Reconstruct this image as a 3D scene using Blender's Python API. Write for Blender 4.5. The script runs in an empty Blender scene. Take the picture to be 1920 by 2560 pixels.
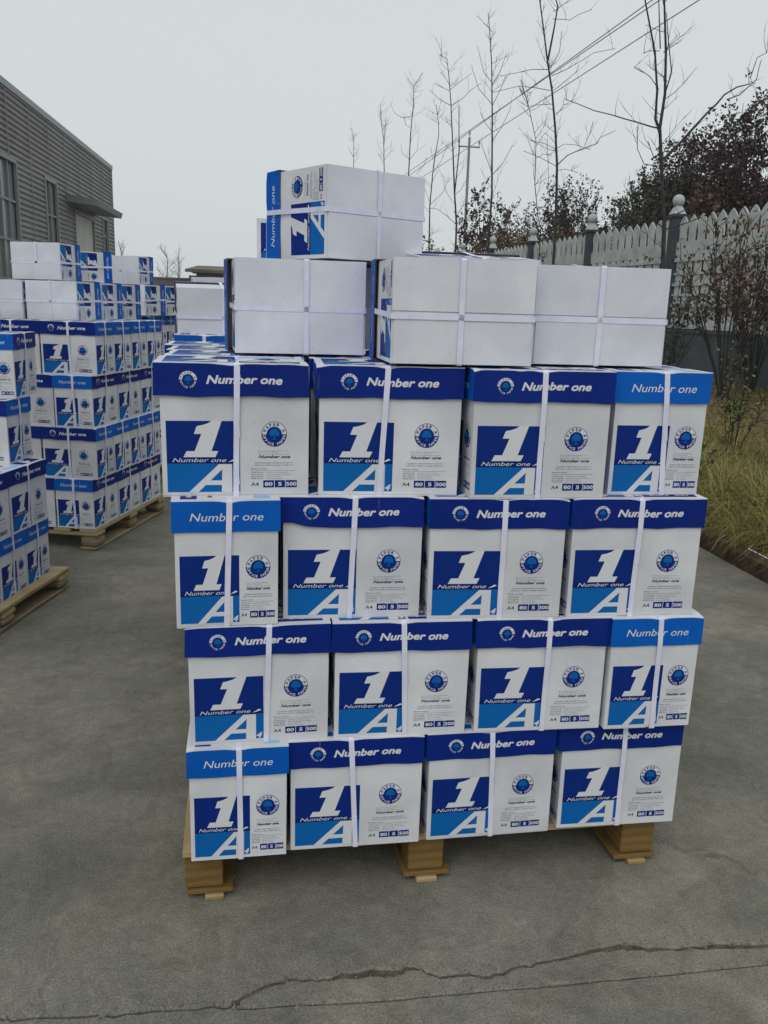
import bpy, math, random
from mathutils import Vector, Matrix
rnd = random.Random(7)
SC = bpy.context.scene
COL = SC.collection
R = math.radians

# ------------------------------------------------------------------ camera
CAM_P = Vector((0.6383, -1.786, 1.3709)); CYAW, CPIT, CROL = 0.1554, -0.2350, 0.0304
cd = bpy.data.cameras.new("camera"); cam = bpy.data.objects.new("camera", cd); COL.objects.link(cam)
cd.sensor_fit = 'VERTICAL'; cd.sensor_height = 24.0; cd.lens = 24.0 * 2148.5 / 2560.0
cd.clip_start = 0.05; cd.clip_end = 2000
_f = Vector((math.sin(CYAW) * math.cos(CPIT), math.cos(CYAW) * math.cos(CPIT), math.sin(CPIT)))
_r = Vector((math.cos(CYAW), -math.sin(CYAW), 0)); _u = _r.cross(_f)
_r2 = math.cos(CROL) * _r + math.sin(CROL) * _u; _u2 = -math.sin(CROL) * _r + math.cos(CROL) * _u
_m = Matrix((_r2, _u2, -_f)).transposed().to_4x4(); _m.translation = CAM_P
cam.matrix_world = _m
SC.camera = cam

# ------------------------------------------------------------------ light
SUN_EL, SUN_AZ = R(52), R(205)          # overcast: soft, high, a little from behind the camera
w = bpy.data.worlds.new("World"); SC.world = w; w.use_nodes = True
nt = w.node_tree; nt.nodes.clear()
sky = nt.nodes.new("ShaderNodeTexSky"); sky.sky_type = 'NISHITA'; sky.sun_disc = False
sky.sun_elevation = SUN_EL; sky.sun_rotation = SUN_AZ; sky.air_density = 1.0; sky.dust_density = 4.0
hs = nt.nodes.new("ShaderNodeHueSaturation"); hs.inputs['Saturation'].default_value = 0.45
mx = nt.nodes.new("ShaderNodeMix"); mx.data_type = 'RGBA'; mx.inputs[0].default_value = 0.80
mx.inputs[7].default_value = (7.55, 8.1, 8.2, 1)       # even cloud layer
bg = nt.nodes.new("ShaderNodeBackground"); bg.inputs[1].default_value = 0.1
out = nt.nodes.new("ShaderNodeOutputWorld")
nt.links.new(sky.outputs[0], hs.inputs['Color']); nt.links.new(hs.outputs[0], mx.inputs[6])
nt.links.new(mx.outputs[2], bg.inputs[0]); nt.links.new(bg.outputs[0], out.inputs[0])
sd = bpy.data.lights.new("sun", 'SUN'); sd.energy = 0.75; sd.angle = R(40); sd.color = (1.0, 0.97, 0.94)
so = bpy.data.objects.new("sun", sd); COL.objects.link(so)
_sd = Vector((math.sin(SUN_AZ) * math.cos(SUN_EL), math.cos(SUN_AZ) * math.cos(SUN_EL), math.sin(SUN_EL)))
so.rotation_euler = _sd.to_track_quat('Z', 'Y').to_euler(); so.location = (0, -5, 12)
SC.view_settings.view_transform = 'Standard'; SC.view_settings.look = 'None'
SC.view_settings.exposure = 0.0; SC.view_settings.gamma = 1.0; SC.view_settings.use_curve_mapping = False

# ------------------------------------------------------------------ materials
def mat(name, col, rough=0.7, noise=None, bump=None, spec=0.3, col2=None, scale=5.0, detail=6, ramp=(0.35, 0.65)):
    m = bpy.data.materials.new(name); m.use_nodes = True; t = m.node_tree; b = t.nodes['Principled BSDF']
    b.inputs['Roughness'].default_value = rough; b.inputs['Specular IOR Level'].default_value = spec
    b.inputs['Base Color'].default_value = (*col, 1)
    if col2:
        tc = t.nodes.new('ShaderNodeTexCoord'); n = t.nodes.new('ShaderNodeTexNoise')
        n.inputs['Scale'].default_value = scale; n.inputs['Detail'].default_value = detail
        cr = t.nodes.new('ShaderNodeValToRGB'); cr.color_ramp.elements[0].position = ramp[0]; cr.color_ramp.elements[1].position = ramp[1]
        cr.color_ramp.elements[0].color = (*col, 1); cr.color_ramp.elements[1].color = (*col2, 1)
        t.links.new(tc.outputs['Object'], n.inputs['Vector']); t.links.new(n.outputs['Fac'], cr.inputs[0]); t.links.new(cr.outputs[0], b.inputs['Base Color'])
    if bump:
        tc = t.nodes.new('ShaderNodeTexCoord'); n = t.nodes.new('ShaderNodeTexNoise'); n.inputs['Scale'].default_value = bump[0]; n.inputs['Detail'].default_value = 4
        bp = t.nodes.new('ShaderNodeBump'); bp.inputs['Strength'].default_value = bump[1]; bp.inputs['Distance'].default_value = bump[2]
        t.links.new(tc.outputs['Object'], n.inputs['Vector']); t.links.new(n.outputs['Fac'], bp.inputs['Height']); t.links.new(bp.outputs[0], b.inputs['Normal'])
    return m

def carton_mat(name, c, c2, rough, spec=0.3):
    """printed corrugated board: faint flutes, soft blotches, tiny specks"""
    m = bpy.data.materials.new(name); m.use_nodes = True; t = m.node_tree; b = t.nodes['Principled BSDF']
    N = t.nodes.new; L = t.links.new
    b.inputs['Roughness'].default_value = rough; b.inputs['Specular IOR Level'].default_value = spec
    tc = N('ShaderNodeTexCoord'); oi = N('ShaderNodeObjectInfo')
    va = N('ShaderNodeVectorMath'); va.operation = 'ADD'
    cb = N('ShaderNodeCombineXYZ'); mu = N('ShaderNodeMath'); mu.operation = 'MULTIPLY'; mu.inputs[1].default_value = 37.0
    L(oi.outputs['Random'], mu.inputs[0]); L(mu.outputs[0], cb.inputs[0]); L(mu.outputs[0], cb.inputs[1]); L(tc.outputs['Object'], va.inputs[0]); L(cb.outputs[0], va.inputs[1])
    n = N('ShaderNodeTexNoise'); n.inputs['Scale'].default_value = 7; n.inputs['Detail'].default_value = 5; L(va.outputs[0], n.inputs['Vector'])
    n2 = N('ShaderNodeTexNoise'); n2.inputs['Scale'].default_value = 260; n2.inputs['Detail'].default_value = 2; L(va.outputs[0], n2.inputs['Vector'])
    sp = N('ShaderNodeValToRGB'); sp.color_ramp.elements[0].position = 0.27; sp.color_ramp.elements[1].position = 0.33
    sp.color_ramp.elements[0].color = (0.62, 0.6, 0.56, 1); L(n2.outputs['Fac'], sp.inputs[0])
    mix = N('ShaderNodeMix'); mix.data_type = 'RGBA'; mix.inputs[6].default_value = (*c, 1); mix.inputs[7].default_value = (*c2, 1)
    rr = N('ShaderNodeMapRange'); rr.inputs[1].default_value = 0.35; rr.inputs[2].default_value = 0.65; L(n.outputs['Fac'], rr.inputs[0]); L(rr.outputs[0], mix.inputs[0])
    ms_ = N('ShaderNodeMapping'); ms_.inputs['Scale'].default_value = (90, 90, 5); L(va.outputs[0], ms_.inputs[0])
    n4 = N('ShaderNodeTexNoise'); n4.inputs['Scale'].default_value = 1; n4.inputs['Detail'].default_value = 2; L(ms_.outputs[0], n4.inputs['Vector'])
    sc = N('ShaderNodeMapRange'); sc.inputs[1].default_value = 0.72; sc.inputs[2].default_value = 0.78; sc.inputs[3].default_value = 0; sc.inputs[4].default_value = 0.35; L(n4.outputs['Fac'], sc.inputs[0])
    scm = N('ShaderNodeMix'); scm.data_type = 'RGBA'; scm.inputs[7].default_value = (0.33, 0.33, 0.36, 1); L(mix.outputs[2], scm.inputs[6]); L(sc.outputs[0], scm.inputs[0]); mix = scm
    ml = N('ShaderNodeMix'); ml.data_type = 'RGBA'; ml.blend_type = 'MULTIPLY'; ml.inputs[0].default_value = 0.6
    L(mix.outputs[2], ml.inputs[6]); L(sp.outputs[0], ml.inputs[7])
    # each carton comes out of the press a little different
    vr = N('ShaderNodeMapRange'); vr.inputs[3].default_value = 0.93; vr.inputs[4].default_value = 1.04; L(oi.outputs['Random'], vr.inputs[0])
    hv = N('ShaderNodeHueSaturation'); L(vr.outputs[0], hv.inputs['Value']); L(ml.outputs[2], hv.inputs['Color']); L(hv.outputs[0], b.inputs['Base Color'])
    sx = N('ShaderNodeSeparateXYZ'); L(tc.outputs['Object'], sx.inputs[0])
    ad = N('ShaderNodeMath'); ad.operation = 'ADD'; L(sx.outputs[0], ad.inputs[0]); L(sx.outputs[1], ad.inputs[1])
    fr = N('ShaderNodeMath'); fr.operation = 'MULTIPLY'; fr.inputs[1].default_value = 2 * math.pi / 0.0065; L(ad.outputs[0], fr.inputs[0])
    sn = N('ShaderNodeMath'); sn.operation = 'SINE'; L(fr.outputs[0], sn.inputs[0])
    b1 = N('ShaderNodeBump'); b1.inputs['Strength'].default_value = 0.10; b1.inputs['Distance'].default_value = 0.0004; L(sn.outputs[0], b1.inputs['Height'])
    n3 = N('ShaderNodeTexNoise'); n3.inputs['Scale'].default_value = 14; n3.inputs['Detail'].default_value = 3; L(va.outputs[0], n3.inputs['Vector'])
    b2 = N('ShaderNodeBump'); b2.inputs['Strength'].default_value = 0.35; b2.inputs['Distance'].default_value = 0.006; L(n3.outputs['Fac'], b2.inputs['Height']); L(b1.outputs[0], b2.inputs['Normal'])
    L(b2.outputs[0], b.inputs['Normal'])
    return m

M_WHITE = carton_mat('carton_white', (0.60, 0.605, 0.635), (0.71, 0.715, 0.74), 0.65, 0.2)
M_BASEW = carton_mat('carton_base_white', (0.62, 0.635, 0.69), (0.72, 0.735, 0.78), 0.65, 0.2)
M_NAVY = carton_mat('print_navy', (0.001, 0.016, 0.180), (0.002, 0.021, 0.210), 0.5, 0.15)
M_BLUE = carton_mat('print_light_blue', (0.0, 0.095, 0.46), (0.0, 0.11, 0.50), 0.5, 0.15)
M_PALE = mat('print_pale_blue', (0.30, 0.50, 0.72), 0.5)
M_INK = mat('print_ink', (0.03, 0.035, 0.08), 0.6)
M_PANEL = mat('print_panel_navy', (0.001, 0.022, 0.19), 0.6, spec=0.15)
M_BAND = mat('print_band_navy', (0.002, 0.014, 0.13), 0.6, spec=0.15)
M_LB = mat('print_panel_blue', (0.001, 0.12, 0.41), 0.6, spec=0.15)
M_LET = mat('print_white', (0.67, 0.675, 0.70), 0.6, spec=0.2)
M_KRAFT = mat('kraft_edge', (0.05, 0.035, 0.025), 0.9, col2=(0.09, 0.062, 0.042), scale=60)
M_STRAP = mat('strap_plastic', (0.68, 0.68, 0.82), 0.38, spec=0.4, bump=(420, 0.5, 0.0006), col2=(0.75, 0.75, 0.88), scale=30)
PRM = [M_WHITE, M_NAVY, M_BLUE, M_INK, M_LET, M_BASEW, M_KRAFT, M_PALE, M_PANEL, M_BAND, M_LB]
WH, NV, BL, IK, LT, BW, KR, PL, PN, BD, LB = range(11)

def wood(name, a, b, ringscale=30, rough=0.75):
    m = bpy.data.materials.new(name); m.use_nodes = True; t = m.node_tree; p = t.nodes['Principled BSDF']
    N = t.nodes.new; L = t.links.new; p.inputs['Roughness'].default_value = rough; p.inputs['Specular IOR Level'].default_value = 0.2
    tc = N('ShaderNodeTexCoord'); mp = N('ShaderNodeMapping'); mp.inputs['Scale'].default_value = (1.5, 1.5, ringscale)
    n = N('ShaderNodeTexNoise'); n.inputs['Scale'].default_value = 4; n.inputs['Detail'].default_value = 5; n.inputs['Distortion'].default_value = 0.6
    wv = N('ShaderNodeTexWave'); wv.wave_type = 'BANDS'; wv.bands_direction = 'Z'; wv.inputs['Scale'].default_value = ringscale * 0.9; wv.inputs['Distortion'].default_value = 2.2; wv.inputs['Detail'].default_value = 2
    L(tc.outputs['Object'], mp.inputs[0]); L(mp.outputs[0], n.inputs['Vector']); L(tc.outputs['Object'], wv.inputs['Vector'])
    av = N('ShaderNodeMath'); av.operation = 'ADD'; L(n.outputs['Fac'], av.inputs[0])
    ms = N('ShaderNodeMath'); ms.operation = 'MULTIPLY'; ms.inputs[1].default_value = 0.35; L(wv.outputs['Fac'], ms.inputs[0]); L(ms.outputs[0], av.inputs[1])
    cr = N('ShaderNodeValToRGB'); cr.color_ramp.elements[0].position = 0.4; cr.color_ramp.elements[1].position = 0.9
    cr.color_ramp.elements[0].color = (*a, 1); cr.color_ramp.elements[1].color = (*b, 1); L(av.outputs[0], cr.inputs[0]); L(cr.outputs[0], p.inputs['Base Color'])
    bp = N('ShaderNodeBump'); bp.inputs['Strength'].default_value = 0.4; bp.inputs['Distance'].default_value = 0.002; L(av.outputs[0], bp.inputs['Height']); L(bp.outputs[0], p.inputs['Normal'])
    return m
M_WOOD = wood('pine_pale', (0.30, 0.21, 0.10), (0.46, 0.36, 0.21), 8)
M_BLOCK = wood('block_brown', (0.15, 0.088, 0.028), (0.215, 0.132, 0.045), 14)
M_WOODOLD = wood('pine_weathered', (0.17, 0.125, 0.07), (0.34, 0.27, 0.16), 10)

def concrete():
    m = bpy.data.materials.new('yard_concrete'); m.use_nodes = True; t = m.node_tree; p = t.nodes['Principled BSDF']
    N = t.nodes.new; L = t.links.new; p.inputs['Roughness'].default_value = 0.85; p.inputs['Specular IOR Level'].default_value = 0.25
    tc = N('ShaderNodeTexCoord')
    def noise(s, d=6, dist=0.0, rough=0.6):
        n = N('ShaderNodeTexNoise'); n.inputs['Scale'].default_value = s; n.inputs['Detail'].default_value = d; n.inputs['Distortion'].default_value = dist; n.inputs['Roughness'].default_value = rough
        L(tc.outputs['Object'], n.inputs['Vector']); return n
    def ramp(n, p0, p1, c0, c1):
        r = N('ShaderNodeValToRGB'); r.color_ramp.elements[0].position = p0; r.color_ramp.elements[1].position = p1
        r.color_ramp.elements[0].color = (*c0, 1); r.color_ramp.elements[1].color = (*c1, 1); L(n.outputs['Fac'], r.inputs[0]); return r
    base = ramp(noise(1.3, 8, 0.4), 0.32, 0.68, (0.165, 0.158, 0.134), (0.24, 0.228, 0.202))
    mid = ramp(noise(7, 10, 1.2, 0.75), 0.34, 0.68, (0.76, 0.76, 0.73), (1.20, 1.20, 1.19))
    mid2 = ramp(noise(34, 6, 0.6, 0.75), 0.34, 0.68, (0.86, 0.86, 0.85), (1.12, 1.12, 1.11))
    fine = ramp(noise(210, 3, 0, 0.85), 0.36, 0.64, (0.60, 0.60, 0.58), (1.36, 1.36, 1.34))
    pits = ramp(noise(75, 3, 0.3, 0.6), 0.24, 0.32, (0.35, 0.34, 0.32), (1, 1, 1))
    lite = ramp(noise(3.1, 10, 1.4, 0.75), 0.60, 0.74, (0, 0, 0), (1, 1, 1))
    def mul(a, b, f=1.0):
        x = N('ShaderNodeMix'); x.data_type = 'RGBA'; x.blend_type = 'MULTIPLY'; x.inputs[0].default_value = f; L(a, x.inputs[6]); L(b, x.inputs[7]); return x.outputs[2]
    # tyre-worn and damp areas: large soft stains
    stain = ramp(noise(0.9, 7, 1.6, 0.65), 0.40, 0.62, (0.78, 0.80, 0.79), (1.14, 1.12, 1.08))
    c = mul(mul(mul(mul(base.outputs[0], mid.outputs[0], 0.9), mid2.outputs[0]), fine.outputs[0], 0.95), pits.outputs[0], 0.7); c = mul(c, stain.outputs[0])
    # hairline crazing, only in places
    vo = N('ShaderNodeTexVoronoi'); vo.feature = 'DISTANCE_TO_EDGE'; vo.inputs['Scale'].default_value = 0.9
    dn = noise(5, 6, 0.5, 0.7); dm = N('ShaderNodeMix'); dm.data_type = 'RGBA'; dm.inputs[0].default_value = 0.16; L(tc.outputs['Object'], dm.inputs[6]); L(dn.outputs['Color'], dm.inputs[7]); L(dm.outputs[2], vo.inputs['Vector'])
    vr = N('ShaderNodeMapRange'); vr.inputs[1].default_value = 0.0; vr.inputs[2].default_value = 0.0045; vr.inputs[3].default_value = 0.45; vr.inputs[4].default_value = 0.0; L(vo.outputs['Distance'], vr.inputs[0])
    mk = ramp(noise(0.8, 4), 0.50, 0.60, (0, 0, 0), (1, 1, 1)); mm2 = N('ShaderNodeMath'); mm2.operation = 'MULTIPLY'; L(vr.outputs[0], mm2.inputs[0]); L(mk.outputs[0], mm2.inputs[1])
    hx = N('ShaderNodeMix'); hx.data_type = 'RGBA'; hx.inputs[7].default_value = (0.05, 0.046, 0.036, 1); L(c, hx.inputs[6]); L(mm2.outputs[0], hx.inputs[0]); c = hx.outputs[2]
    x = N('ShaderNodeMix'); x.data_type = 'RGBA'; x.inputs[7].default_value = (0.34, 0.33, 0.30, 1); L(c, x.inputs[6])
    mm = N('ShaderNodeMath'); mm.operation = 'MULTIPLY'; mm.inputs[1].default_value = 0.45; L(lite.outputs[0], mm.inputs[0]); L(mm.outputs[0], x.inputs[0])
    L(x.outputs[2], p.inputs['Base Color'])
    b1 = N('ShaderNodeBump'); b1.inputs['Strength'].default_value = 0.6; b1.inputs['Distance'].default_value = 0.004; L(noise(110, 5, 0, 0.8).outputs['Fac'], b1.inputs['Height'])
    b2 = N('ShaderNodeBump'); b2.inputs['Strength'].default_value = 0.5; b2.inputs['Distance'].default_value = 0.02; L(noise(9, 6, 0.5).outputs['Fac'], b2.inputs['Height']); L(b1.outputs[0], b2.inputs['Normal'])
    L(b2.outputs[0], p.inputs['Normal'])
    return m
M_CONC = concrete()
M_DIRT = mat('dirt', (0.060, 0.052, 0.036), 0.95, col2=(0.12, 0.105, 0.07), scale=40, bump=(80, 0.8, 0.004))
M_SOIL = mat('bed_soil', (0.085, 0.055, 0.028), 0.95, col2=(0.17, 0.118, 0.060), scale=6, detail=10, bump=(30, 1.0, 0.03))
M_FIELD = mat('field_soil', (0.08, 0.06, 0.04), 0.95, col2=(0.13, 0.11, 0.07), scale=0.5)
M_KERB = mat('kerb_brick', (0.034, 0.022, 0.015), 0.9, col2=(0.085, 0.052, 0.036), scale=14, bump=(50, 0.8, 0.006))
M_PRECAST = mat('precast_white', (0.36, 0.39, 0.385), 0.8, col2=(0.52, 0.55, 0.54), scale=3, bump=(60, 0.4, 0.004))
M_POST = mat('post_dark_grey', (0.035, 0.042, 0.055), 0.75, col2=(0.06, 0.068, 0.08), scale=6)
M_BASE = mat('fence_base_grey', (0.055, 0.065, 0.085), 0.8, col2=(0.09, 0.10, 0.115), scale=2)
M_BARK = mat('bark_dark', (0.028, 0.032, 0.030), 0.9, col2=(0.055, 0.056, 0.05), scale=20)
M_BARK2 = mat('bark_brown', (0.035, 0.025, 0.02), 0.9, col2=(0.07, 0.052, 0.04), scale=20)
M_BARKP = mat('bark_pale', (0.09, 0.09, 0.085), 0.9, col2=(0.14, 0.14, 0.13), scale=20)
M_LMAR = mat('leaf_maroon', (0.028, 0.014, 0.016), 0.7, col2=(0.070, 0.034, 0.034), scale=4)
M_LBRN = mat('leaf_brown', (0.075, 0.042, 0.024), 0.7, col2=(0.17, 0.105, 0.055), scale=4)
M_LOLV = mat('leaf_olive', (0.030, 0.034, 0.020), 0.65, col2=(0.07, 0.07, 0.04), scale=4)
M_LGRN = mat('leaf_green', (0.07, 0.11, 0.025), 0.6, col2=(0.16, 0.21, 0.05), scale=9)
M_GRASS1 = mat('grass_straw', (0.21, 0.175, 0.050), 0.8, col2=(0.40, 0.34, 0.12), scale=3)
M_GRASS2 = mat('grass_green', (0.060, 0.075, 0.014), 0.8, col2=(0.15, 0.155, 0.030), scale=3)
M_CLAD = mat('cladding_grey', (0.215, 0.21, 0.205), 0.55, col2=(0.26, 0.25, 0.24), scale=0.7)
M_TRIM = mat('trim_grey', (0.30, 0.32, 0.33), 0.5)
M_FRAME = mat('window_frame', (0.22, 0.24, 0.24), 0.5)
M_DOOR = mat('door_cream', (0.50, 0.49, 0.42), 0.6, col2=(0.56, 0.55, 0.48), scale=1)
M_CANOPY = mat('canopy_metal', (0.16, 0.18, 0.19), 0.5)
M_GLASS = mat('window_glass', (0.20, 0.24, 0.235), 0.2, spec=0.6)
M_POLE = mat('pole_concrete', (0.23, 0.24, 0.24), 0.85)
M_WIRE = mat('wire', (0.15, 0.16, 0.17), 0.6)
M_ROOF = mat('shed_roof', (0.10, 0.09, 0.08), 0.85, col2=(0.26, 0.19, 0.13), scale=0.35, ramp=(0.45, 0.62))
M_SHEDW = mat('shed_wall', (0.12, 0.115, 0.11), 0.9)

# ------------------------------------------------------------------ mesh helpers
class MB:
    def __init__(s): s.v = []; s.f = []; s.m = []
    def add(s, vs, fs, mi=0):
        o = len(s.v); s.v += [tuple(p) for p in vs]
        for f in fs: s.f.append(tuple(i + o for i in f)); s.m.append(mi)
    def quad(s, a, b, c, d, mi=0): s.add([a, b, c, d], [(0, 1, 2, 3)], mi)
    def box(s, x0, x1, y0, y1, z0, z1, mi=0, M=None):
        vs = [(x, y, z) for z in (z0, z1) for y in (y0, y1) for x in (x0, x1)]
        if M: vs = [tuple(M @ Vector(p)) for p in vs]
        s.add(vs, [(0, 2, 3, 1), (4, 5, 7, 6), (0, 1, 5, 4), (2, 6, 7, 3), (0, 4, 6, 2), (1, 3, 7, 5)], mi)
    def cbox(s, x0, x1, y0, y1, z0, z1, b, mi=0):
        """box with chamfered long edges all round (b = chamfer)"""
        o = []
        for z, i in ((z0, b), (z0 + b, 0), (z1 - b, 0), (z1, b)):
            for (x, y) in ((x0 + b, y0), (x1 - b, y0), (x1, y0 + b), (x1, y1 - b), (x1 - b, y1), (x0 + b, y1), (x0, y1 - b), (x0, y0 + b)):
                cx, cy = (x0 + x1) / 2, (y0 + y1) / 2
                sx = 1 - 2 * i / max(x1 - x0, 1e-6); sy = 1 - 2 * i / max(y1 - y0, 1e-6)
                o.append((cx + (x - cx) * sx, cy + (y - cy) * sy, z))
        fs = [tuple(range(7, -1, -1)), tuple(range(24, 32))]
        for r in range(3):
            for k in range(8):
                a = r * 8 + k; c = r * 8 + (k + 1) % 8; fs.append((a, c, c + 8, a + 8))
        s.add(o, fs, mi)
    def tube(s, pts, rad, n=5, mi=0, cap=False):
        """tapered tube through points; rad list"""
        P = [Vector(p) for p in pts]; rings = []
        for i, p in enumerate(P):
            d = (P[min(i + 1, len(P) - 1)] - P[max(i - 1, 0)]).normalized()
            a = d.cross(Vector((0.13, 0.97, 0.2))); 
            if a.length < 1e-3: a = d.cross(Vector((1, 0, 0)))
            a.normalize(); b = d.cross(a)
            rings.append([p + (a * math.cos(2 * math.pi * k / n) + b * math.sin(2 * math.pi * k / n)) * rad[i] for k in range(n)])
        vs = [q for r in rings for q in r]; fs = []
        for i in range(len(P) - 1):
            for k in range(n): fs.append((i * n + k, i * n + (k + 1) % n, (i + 1) * n + (k + 1) % n, (i + 1) * n + k))
        if cap: fs.append(tuple(range(n))); fs.append(tuple(range(len(vs) - n, len(vs))))
        s.add(vs, fs, mi)
    def lathe(s, prof, c=(0, 0, 0), n=20, mi=0):
        vs = []; fs = []
        for (r, z) in prof:
            for k in range(n): vs.append((c[0] + r * math.cos(2 * math.pi * k / n), c[1] + r * math.sin(2 * math.pi * k / n), c[2] + z))
        for i in range(len(prof) - 1):
            for k in range(n): fs.append((i * n + k, i * n + (k + 1) % n, (i + 1) * n + (k + 1) % n, (i + 1) * n + k))
        s.add(vs, fs, mi)
    def mesh(s, name, mats, smooth=False):
        me = bpy.data.meshes.new(name); me.from_pydata(s.v, [], s.f); me.update()
        for m in (mats if isinstance(mats, (list, tuple)) else [mats]): me.materials.append(m)
        me.polygons.foreach_set('material_index', s.m)
        if smooth: me.polygons.foreach_set('use_smooth', [True] * len(s.f))
        return me
    def build(s, name, mats, parent=None, smooth=False):
        return ob(name, s.mesh(name, mats, smooth), parent)

def ob(name, me, parent=None):
    o = bpy.data.objects.new(name, me); COL.objects.link(o)
    if parent: o.parent = parent
    return o
def empty(name, loc=(0, 0, 0), rz=0.0):
    o = bpy.data.objects.new(name, None); COL.objects.link(o); o.location = loc; o.rotation_euler = (0, 0, rz); o.empty_display_size = 0.1
    return o
def tag(o, label, cat, group=None):
    o['label'] = label; o['category'] = cat
    if group: o['group'] = group
    return o
def struct(o, kind='structure'): o['kind'] = kind; return o

# ------------------------------------------------------------------ lettering
_tc = {}
def text_poly(s, shear=0.0, bold=0.0, res=4):
    """outline lettering as flat 2D polygons; returns verts, faces, (x0, x1)"""
    key = (s, shear, bold, res)
    if key not in _tc:
        cu = bpy.data.curves.new('t', 'FONT'); cu.body = s; cu.size = 1; cu.shear = shear; cu.offset = bold; cu.resolution_u = res; cu.fill_mode = 'FRONT'
        o = bpy.data.objects.new('t', cu); COL.objects.link(o); dg = bpy.context.evaluated_depsgraph_get(); dg.update()
        me = bpy.data.meshes.new_from_object(o.evaluated_get(dg))
        vs = [(v.co.x, v.co.y) for v in me.vertices]; fs = [tuple(p.vertices) for p in me.polygons]
        bpy.data.objects.remove(o); bpy.data.curves.remove(cu); bpy.data.meshes.remove(me)
        _tc[key] = (vs, fs, min(v[0] for v in vs), max(v[0] for v in vs))
    return _tc[key]
CAPH = max(v[1] for v in text_poly('H')[0])
class Face2D:
    """2D print sheet: collects polygons in (u, v) with a layer number, then maps onto a box face"""
    def __init__(s): s.items = []
    def poly(s, pts, mi, layer=1): s.items.append(([tuple(p) for p in pts], [tuple(range(len(pts)))], mi, layer))
    def rect(s, u0, u1, v0, v1, mi, layer=1): s.poly([(u0, v0), (u1, v0), (u1, v1), (u0, v1)], mi, layer)
    def text(s, t, u0, u1, v, cap, mi, layer=2, shear=0.0, bold=0.0, res=3):
        vs, fs, a, b = text_poly(t, shear, bold, res); k = (u1 - u0) / (b - a); h = cap / CAPH
        s.items.append(([(u0 + (x - a) * k, v + y * h) for x, y in vs], fs, mi, layer))
    def heavy(s, t, u0, u1, v, cap, mi, layer=2, shear=0.0, w=0.10):
        d = cap * w
        d *= 0.72
        for i, (k, q) in enumerate(((-1, 0), (-.7, .7), (0, .9), (.7, .7), (1, 0), (.7, -.7), (0, -.9), (-.7, -.7))): s.text(t, u0 + d * k, u1 + d * k, v + d * q, cap, mi, layer + i * 0.1, shear, 0.0)
    def glyph_arc(s, t, cu, cv, rad, a0, a1, size, mi, layer, inward=False):
        n = len(t)
        for i, ch in enumerate(t):
            if ch == ' ': continue
            vs, fs, a, b = text_poly(ch, 0, 0.015, 2); ang = R(a0 + (a1 - a0) * i / (n - 1)); h = size / CAPH; mid = (a + b) / 2
            P = []
            for x, y in vs:
                x = (x - mid) * h * 1.15; y = (y - CAPH / 2) * h
                if inward: rr = rad - y; th = ang + x / rad
                else: rr = rad + y; th = ang - x / rad
                P.append((cu + rr * math.cos(th), cv + rr * math.sin(th)))
            s.items.append((P, fs, mi, layer))
    def ring(s, cu, cv, r0, r1, a0, a1, mi, layer, n=40):
        P = []; F = []
        for i in range(n + 1):
            a = R(a0 + (a1 - a0) * i / n); P += [(cu + r0 * math.cos(a), cv + r0 * math.sin(a)), (cu + r1 * math.cos(a), cv + r1 * math.sin(a))]
        for i in range(n): F.append((2 * i, 2 * i + 1, 2 * i + 3, 2 * i + 2))
        s.items.append((P, F, mi, layer))
    def disc(s, cu, cv, r, mi, layer, n=32): s.poly([(cu + r * math.cos(2 * math.pi * i / n), cv + r * math.sin(2 * math.pi * i / n)) for i in range(n)], mi, layer)
    def put(s, mb, fn, flip=False, step=0.00022):
        for P, F, mi, layer in s.items:
            # counter-clockwise in (u, v)
            vs = [fn(u, v, layer * step) for u, v in P]
            A = 0
            f0 = F[0]
            for i in range(len(f0)): a = P[f0[i]]; b = P[f0[(i + 1) % len(f0)]]; A += a[0] * b[1] - a[1] * b[0]
            mb.add(vs, F if A > 0 else [tuple(reversed(f)) for f in F], mi)

def seal(fc, cu, cv, r, on_dark=False):
    if not on_dark:
        fc.disc(cu, cv, r, PN, 1); fc.disc(cu, cv, r * 0.955, LT, 2)
        fc.ring(cu, cv, r * 0.5, r * 0.955, 180, 360, PN, 3)
        fc.disc(cu, cv, r * 0.6, PN, 4)
        fc.glyph_arc('PAPER A', cu, cv, r * 0.78, 158, 22, r * 0.24, PN, 5)
    else:
        fc.ring(cu, cv, r * 0.66, r, 2, 178, LT, 1)
        fc.disc(cu, cv, r * 0.6, PN, 1)
        fc.glyph_arc('PAPER A', cu, cv, r * 0.83, 158, 22, r * 0.19, PN, 5)
    fc.glyph_arc('OFFICE PAPER', cu, cv, r * 0.80, 190, 350, r * 0.20, LT, 5, inward=True)
    # tree: crown of overlapping lobes, trunk
    for k, (dx, dy, rr) in enumerate(((0, 0.16, 0.27), (-0.2, 0.08, 0.2), (0.2, 0.08, 0.2), (-0.1, 0.28, 0.16), (0.12, 0.27, 0.16), (-0.27, -0.03, 0.12), (0.27, -0.03, 0.12))):
        fc.disc(cu + dx * r, cv + dy * r, rr * r, LB, 5 + k * 0.15, 16)
    fc.poly([(cu - 0.035 * r, cv), (cu - 0.06 * r, cv - 0.38 * r), (cu + 0.06 * r, cv - 0.38 * r), (cu + 0.035 * r, cv)], LB, 6.2)
    fc.rect(cu - 0.2 * r, cu + 0.2 * r, cv - 0.42 * r, cv - 0.38 * r, LB, 6.2)

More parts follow.
